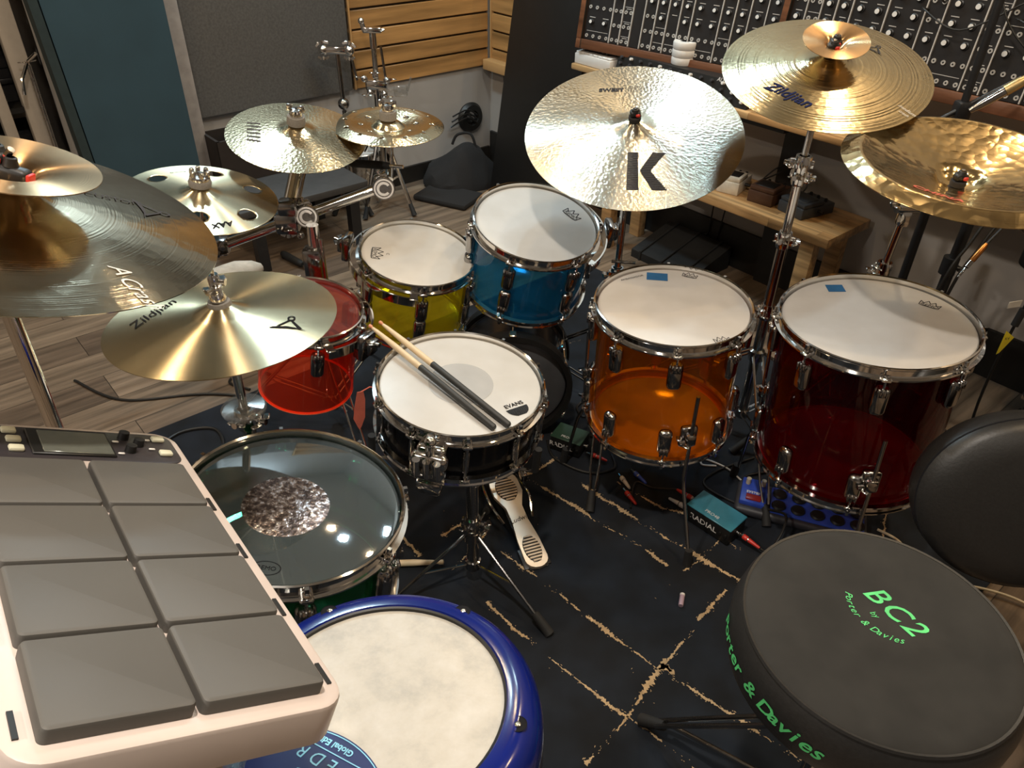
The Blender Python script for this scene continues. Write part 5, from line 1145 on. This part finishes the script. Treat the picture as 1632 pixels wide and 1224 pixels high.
# ------------------------------------------------------------------ throne and chair
thc = V((.523,.68,.608)); t = thing('drum_throne', 'round black drum throne seat with bright green stitched lettering', 'stool', T((thc.x,thc.y,0)))
z = thc.z; m = MB(); m.lathe([(0,z+.002),(.12,z+.002),(.165,z+.0005),(.180,z-.003),(.184,z-.006)], 96); m.build('seat_top', VELVET, t)
m = MB(); m.lathe([(.183,z-.0045),(.1865,z-.0035),(.1885,z-.007),(.185,z-.010)], 96, closed=True); m.build('piping', LEATHER, t)
m = MB(); m.lathe([(.185,z-.008),(.193,z-.020),(.1985,z-.045),(.198,z-.075),(.193,z-.095),(.18,z-.105),(0,z-.105)], 96); m.build('seat_side', LEATHER, t)
def flat(x, y): return lambda u, v: None
m = MB(); zz = z+.0028
def puttxt(s, size, x, y, rot, sh=.3, fat=0):
    ca, sa = math.cos(rot), math.sin(rot); m.text(s, size, lambda u, v: (x+u*ca-v*sa, y+u*sa+v*ca, zz), sh, 0, None, fat)
A = D2(-60); dx = V((math.cos(A), math.sin(A))); dy = V((-dx.y, dx.x)); c0 = V((.026,.026))
for s, u in (('B',-.030),('C',.003),('2',.034)): p = c0+dx*u; puttxt(s, .046, p.x, p.y, A, .35, .0004)
p = V((-.003,.017)); puttxt('by', .012, p.x, p.y, A, .35)
TXTA = 'Porter & Davies'; cc2 = V((.032,.034)); rr = .062
for i, ch in enumerate(TXTA):
    th = A-PI/2+(i-7)*.118; p = cc2+V((math.cos(th), math.sin(th)))*rr
    if ch != ' ': puttxt(ch, .0145, p.x, p.y, th+PI/2, .35)
m.build('top_lettering', GREENTH, t)
m = MB()
def side(a, w, h): r = .1990+.0008; ang = a+w/.199; return (r*math.cos(ang), r*math.sin(ang), z-.055+h)
ang = D2(197); 
for i, ch in enumerate(TXTA):
    if ch != ' ': m.text(ch, .036, lambda u, v, aa=D2(166)+i*.0815: side(aa, u, v), .3, 0, None, .0006)
m.build('side_lettering', GREENTH, t)
m = MB(); m.lathe([(0,z-.125),(.06,z-.125),(.07,z-.106),(0,z-.106)], 24); m.cyl((0,0,.12),(0,0,z-.12), .018, n=20); m.build('post', CHROMED, t)
for a in (140,262,20):
    d = V((math.cos(D2(a)), math.sin(D2(a)), 0)); s = V((-d.y,d.x,0)); m = MB()
    for q in (-1,1): m.tube([V((0,0,.35))+d*.02+s*q*.014, V((0,0,.045))+d*.28+s*q*.008], .005, 8)
    m.tube([V((0,0,.13))+d*.02, V((0,0,.07))+d*.25], .005, 8); L = m.build('leg', CHROMED, t); m = MB(); f = V((0,0,.045))+d*.28; m.tube([f-d*.015+V((0,0,.008)), f+d*.035+V((0,0,-.026))], [.010,.014], 12); m.build('rubber_foot', RUBBER, L)
ch = V((1.02,1.10,0)); t = thing('chair', 'black leather chair with rounded backrest at the right edge', 'chair', T(ch) @ RZ(D2(-12)))
m = MB(); bm = None
prf = [(0,-.085),(.13,-.085),(.172,-.078),(.192,-.055),(.198,-.02),(.195,.010),(.176,.030),(.12,.040),(0,.042)]
BM_ = T((0,0,.445)) @ Matrix.Rotation(D2(72),4,'X') @ Matrix.Diagonal((1.05,.92,1.0,1)); m.lathe(prf, 64, 0, BM_); m.build('backrest', LEATHER, t)
m = MB(); m.lathe([(.1935,.006),(.1965,.005),(.1965,.009),(.1935,.010)], 64, 0, BM_, True); m.build('seam_piping', INK, t)
m = MB(); m.tube([(.03,.035,.40),(.05,.08,.30),(.13,.05,.24),(.20,-.02,.24)], .02, 12, 0, 5); m.build('back_post', BLACKM, t)
m = MB(); m.lathe([(0,.25),(.17,.25),(.19,.27),(.19,.30),(.17,.32),(0,.325)], 48, 0, T((.26,-.12,0))); m.build('seat', LEATHER, t)
m = MB(); m.cyl((.26,-.12,.05),(.26,-.12,.25), .025); m.build('column', BLACKM, t)
for k in range(5):
    a = 2*PI*k/5+.3; d = V((math.cos(a),math.sin(a),0)); m = MB(); m.tube([V((.26,-.12,.09)), V((.26,-.12,.065))+d*.22], [.02,.013], 10); L = m.build('base_leg', BLACKM, t); m = MB(); q = V((.26,-.12,.028))+d*.225; m.cyl(q+V((-d.y,d.x,0))*.012, q-V((-d.y,d.x,0))*.012, .026, n=18); m.build('castor_wheel', RUBBER, L)

# ------------------------------------------------------------------ boxes and cables on the rug
def dibox(name, label, c, rz, d, top, body, txt, tc):
    t = thing(name, label, 'box', T(c) @ RZ(rz)); m = MB(); m.rbox((0,0,d[2]*.5), (d[0],d[1],d[2]*.96), .003); m.build('body', body, t)
    m = MB(); m.rbox((0,0,d[2]), (d[0]*1.02,d[1]*1.04,.004), .0015, 1); m.build('top_plate', top, t)
    m = MB(); m.text(txt, d[2]*.44, None, 0, 0, T((-.012,-d[1]/2-.0006,d[2]*.5)) @ Matrix.Rotation(PI/2,4,'X'), .0003); m.text('PRO48', d[2]*.26, None, 0, 0, T((.0,-d[1]*.3,d[2]+.0024))); m.build('lettering', tc, t)
    for x in (-.36,.30,.42): 
        m = MB(); m.cyl((x*d[0],-d[1]/2-.004,d[2]*.55),(x*d[0],-d[1]/2,d[2]*.55), .004, n=10); m.build('knob', BLACKP, t)
    for sx in (-1,1):
        m = MB(); m.cyl((sx*d[0]/2,0,d[2]*.5),(sx*(d[0]/2+.012),0,d[2]*.5), .007, n=12); m.build('jack_socket', CHROMED, t)
    return t
dibox('direct_box', 'black direct box with teal top plate and red plugs on the rug', (.545,1.445,.011), D2(-46), (.135,.075,.055), TEALB, BLACKP, 'RADIAL', WHITEP)
dibox('direct_box', 'dark green direct box on the rug between snare and orange tom', (.175,1.755,.011), D2(-28), (.095,.07,.05), GREENB, BLACKP, 'RADIAL', WHITEP)
def rca(label, p, d, ring):
    t = thing('cable_plug', label, 'plug', at(p, d)); m = MB(); m.lathe([(0,0),(.004,0),(.0065,.004),(.0065,.022),(0,.022)], 14); m.build('metal_sleeve', STEEL, t)
    m = MB(); m.lathe([(.0066,.005),(.0072,.006),(.0072,.018),(.0066,.019)], 14, closed=True); m.build('colour_ring', ring, t); m = MB(); m.lathe([(0,.022),(.0062,.022),(.004,.050),(.003,.055),(0,.055)], 12); m.build('boot', ring, t); m = MB(); m.cyl((0,0,-.012),(0,0,0), .0025, n=8); m.build('pin', CHROME, t)
e = V((math.cos(D2(-46)), math.sin(D2(-46)), 0)); bc = V((.545,1.445,.039)); nn = V((-e.y,e.x,0))
rca('red jack plug in the near end of the teal topped box', bc+e*.081, e+V((0,0,-.10)), REDP); rca('red phono plug in the far end of the teal topped box', bc-e*.081+nn*.016, -e+V((0,0,-.05)), REDP); rca('white phono plug in the far end of the teal topped box', bc-e*.081-nn*.018+V((0,0,-.008)), -e+V((0,0,-.10)), WHITEP)
rca('red phono plug lying on the rug under the orange tom', (.322,1.560,.020), (.35,-.75,.0), REDP); rca('white phono plug lying on the rug under the orange tom', (.315,1.62,.020), (.30,-.8,.05), PAPERW); rca('blue phono plug lying on the rug under the orange tom', (.355,1.64,.020), (.5,-.8,0), BLUEB); rca('orange phono plug near the dark green direct box', (.235,1.715,.020), (.8,-.5,.0), REDP)
cable([bc+e*.137+V((0,0,-.006)), bc+e*.17+V((.01,0,-.02)), (.69,1.27,.014), (.70,1.20,.014)], .0035, BLACKP, 'black cable from the red jack plug towards the throne')
cable([bc-e*.137+nn*.016+V((0,0,-.003)), (.40,1.58,.016), (.355,1.60,.016), (.33,1.50,.014)], .003, BLACKP, 'black cable from the teal topped box to the phono plugs')
cable([(.72,1.72,.014),(.60,1.66,.014),(.55,1.60,.014),(.62,1.53,.014),(.68,1.505,.016)], .0035, BLACKP, 'black cable on the rug between the floor toms, left one')
cable([(.75,1.66,.014),(.68,1.64,.014),(.66,1.60,.014),(.72,1.56,.014),(.80,1.52,.014)], .0035, BLACKP, 'black cable on the rug between the floor toms, right one')
cable([(.22,2.02,.014),(.27,1.98,.014),(.23,1.90,.014),(.21,1.95,.014),(.26,2.0,.014),(.26,1.88,.014),(.245,1.80,.014)], .004, BLACKP, 'black cable coiled on the rug beside the bass drum')
cable([(.11,1.78,.014),(.13,1.70,.014),(.22,1.64,.014),(.30,1.66,.014),(.30,1.72,.014)], .0042, BLACKP, 'grey black cable curving under the left of the orange tom')
cable([(.60,1.68,.014),(.56,1.685,.014),(.57,1.71,.014),(.63,1.67,.014),(.665,1.60,.02),(.668,1.58,.045)], .0028, PAPERW, 'white wire loop feeding the blue pedal board')
cable([(.98,1.44,.014),(1.02,1.40,.014),(1.03,1.33,.014),(1.07,1.27,.014),(1.16,1.25,.014),(1.23,1.22,.014),(1.30,1.17,.006)], .0036, CREAM, 'cream wire running across the rug past the chair')
cable([(-1.45,2.05,.004),(-1.25,1.95,.004),(-1.0,1.99,.004),(-.75,1.98,.004),(-.55,2.02,.004)], .0045, BLACKP, 'black cable on the wood floor under the hi-hat', sm=10)
cable([(-.86,2.02,.004),(-.94,2.06,.004),(-.90,2.14,.004),(-.80,2.10,.004),(-.70,2.06,.004)], .0045, BLACKP, 'black cable loop on the wood floor beside the red tom')
cable([(-1.05,1.68,.014),(-1.0,1.78,.014),(-.9,1.80,.014),(-.85,1.70,.014),(-.93,1.62,.014),(-1.05,1.68,.014),(-.98,1.60,.014),(-.85,1.62,.014),(-.76,1.73,.014)], .005, BLACKP, 'black cable coil on the rug corner left of the hi-hat stand')
# long pedal board with blue pads
t = thing('pedal_board', 'long black multi pedal with blue panel and dark round switches', 'effects pedal', T((.785,1.49,.011)) @ RZ(D2(-20)))
m = MB(); m.rbox((0,0,.014), (.34,.125,.028), .012, 3); m.build('base', plain('board_grey', (.03,.03,.036), .5), t); m = MB(); m.rbox((-.125,.005,.034), (.07,.10,.016), .004); m.rbox((.04,.0,.030), (.24,.10,.008), .003); m.build('blue_panel', BLUEB, t)
for i in range(5):
    for j in range(2):
        m = MB(); m.lathe([(0,0),(.018,0),(.019,.003),(.016,.008),(0,.009)], 24, 0, T((-.058+i*.050,-.024+j*.046,.034))); m.build('switch', BLACKP, t)
for x, y, mt in ((-.145,.03,CREAM),(-.105,.035,CREAM)):
    m = MB(); m.cyl((x,y,.042),(x,y,.060), .0065, n=12); m.build('plug', mt, t)
m = MB(); m.rbox((-.125,-.026,.044), (.040,.022,.006), .002); m.build('display', plain('display_red', (.25,.02,.02), .3), t); m = MB(); m.text('SYSTEM', .012, None, 0, 0, T((-.125,-.004,.0424)), .0004); m.build('lettering', WHITEP, t)
cable([(.69,1.47,.05),(.72,1.43,.07),(.70,1.38,.06),(.66,1.33,.02),(.64,1.25,.014)], .0035, BLACKP, 'black cable running from the blue pedal board to the throne')
t = thing('plastic_cap', 'little pale pink cylinder lying on the rug before the throne', 'cylinder', at((.412,1.175,.017), (.28,.95,0)))
m = MB(); m.lathe([(0,0),(.0055,0),(.006,.002),(.006,.030),(0,.030)], 14); m.build('tube', plain('pink_grey', (.42,.30,.36), .4), t); m = MB(); m.lathe([(0,.030),(.0062,.030),(.0062,.036),(0,.037)], 14); m.build('cap', WHITEP, t)
t = thing('paper_tag', 'coral red paper tag hanging on the left side of the snare', 'tag', T((-.345,1.375,.43)) @ RZ(D2(15)) @ Matrix.Rotation(D2(8),4,'Y'))
m = MB(); P = [(-.008,.05),(.006,.052),(.011,.03),(.013,-.02),(.006,-.048),(.002,-.056),(-.003,-.047),(-.013,-.025),(-.012,.01)]; m.prism(P, -.0006, .0006, 0, Matrix.Rotation(PI/2,4,'X')); m.build('paper', PAPERR, t); m = MB(); m.tube([(0,0,.05),(.02,.005,.06),(.036,.01,.055)], .0015, 6); m.build('string', PAPERR, t)
for k in range(5): pass
t = thing('rubber_puck', 'small grey rubber puck on the rug behind the electronic drum', 'puck', T((-.205,1.12,.011))); m = MB(); m.lathe([(0,0),(.030,0),(.030,.020),(.027,.026),(0,.026)], 28); m.build('puck', plain('puck_grey', (.06,.058,.055), .7), t)
m = MB(); m.lathe([(.0301,.008),(.0308,.009),(.0308,.013),(.0301,.014)], 28, closed=True); m.build('band', BLACKP, t)

# ------------------------------------------------------------------ ceiling lights
def lamp(x, y, size, power, col, label, name='ceiling_spot', sq=False, blend=None, group=None):
    t = thing(name, label, 'ceiling light', T((x,y,H)), group)
    m = MB()
    if sq: m.box((0,0,-.012), (size+.05,size+.05,.022))
    else: m.lathe([(size+.004,-.001),(size+.022,-.001),(size+.020,-.016),(size+.004,-.018)], 32, closed=True); m.lathe([(0,-.003),(size+.004,-.003)], 24)
    m.build('housing', WHITEP, t)
    ld = bpy.data.lights.new('lamp', 'AREA'); ld.energy = power; ld.color = col
    ld.shape = 'SQUARE' if sq else 'DISK'; ld.size = size if sq else size*2
    o = bpy.data.objects.new('bulb', ld); COL.objects.link(o); o.parent = t; o.location = (0,0,-.03)
WARM = (1,.74,.45); NEUT = (1,.91,.80); COOL = (.62,.86,1)
LIGHTS = [
 (-.15,.55,.055,24,NEUT,'round spot above the camera'), (.75,-.9,.055,4,NEUT,'round spot behind the camera'), (-1.7,-.6,.055,30,NEUT,'added round spot back left, lighting the right wall'),  # back left spot is added to brighten the right wall and drum fronts
 (1.20,2.40,.05,9,WARM,'warm round spot above the china'), (.42,2.45,.035,4,WARM,'warm round spot above the ride'), (-.05,2.75,.035,4,WARM,'warm round spot left of the ride'),
 (-1.7,2.2,.055,8,WARM,'warm round spot above the storage rack'), (-.55,1.4,.045,5,WARM,'warm round spot above the red tom'), (1.2,.9,.055,9,WARM,'warm round spot above the chair'), (2.2,1.2,.055,9,WARM,'warm round spot right'), (-2.2,.6,.055,7,WARM,'warm round spot far left')]
for x,y,s,p,c,l in LIGHTS: lamp(x,y,s,p,c,l)
for x,y,s,p,l in ((-.985,3.29,.24,26,'square cool panel above the left rack'), (.60,2.96,.18,7.5,'square cool panel above the synthesizers'), (.10,2.62,.07,5,'small square cool panel above the toms')): lamp(x,y,s,p,COOL,l,'ceiling_panel',True)
w = bpy.data.worlds.new('World'); scene.world = w; w.use_nodes = True
bg = w.node_tree.nodes['Background']; bg.inputs[0].default_value = (1,.9,.8,1); bg.inputs[1].default_value = .02
# ------------------------------------------------------------------ camera
cd = bpy.data.cameras.new('camera'); cam = bpy.data.objects.new('camera', cd); COL.objects.link(cam); scene.camera = cam
cd.sensor_fit = 'HORIZONTAL'; cd.sensor_width = 36; cd.lens = 36*1220/1632; cd.clip_start = .02
Pp, Aa = math.radians(35.7), math.radians(1.2)
fw = V((0, math.cos(Pp), -math.sin(Pp))); r0 = V((1,0,0)); u0 = V((0, math.sin(Pp), math.cos(Pp)))
rr_ = r0*math.cos(Aa)+u0*math.sin(Aa); uu = u0*math.cos(Aa)-r0*math.sin(Aa)
cam.matrix_world = T((0,0,1.5)) @ Matrix((rr_, uu, -fw)).transposed().to_4x4()
vs = scene.view_settings; vs.view_transform = 'Standard'; vs.look = 'None'; vs.gamma = 1; vs.use_curve_mapping = False; vs.exposure = 0.32

# repeats share a group
GR = {'floor_tom':'floor toms on the right of the kit', 'rack_tom':'rack toms at the back of the kit', 'crash_cymbal':'crash cymbals of the kit', 'hi_hat_cymbal':'pair of hi-hat cymbals', 'cymbal_stand':'chrome cymbal stands', 'drumstick':'drumsticks at the snare', 'effects_pedal':'effects pedals of the studio', 'direct_box':'direct boxes on the rug', 'cable_plug':'cable plugs', 'cable':'cables of the studio', 'drum_stand':'stands under the drums', 'modular_synthesizer':'modular synthesizers along the right wall', 'gear_case':'cases on the storage rack', 'slatwall_panel':'slatwall panels in the corner', 'paper_flag':'tags on the right hand cable', 'ceiling_spot':'round ceiling spots', 'ceiling_panel':'square ceiling panels'}
for o in scene.objects:
    if not o.parent and 'label' in o and 'group' not in o:
        g = GR.get(o.name.split('.')[0])
        if g: o['group'] = g
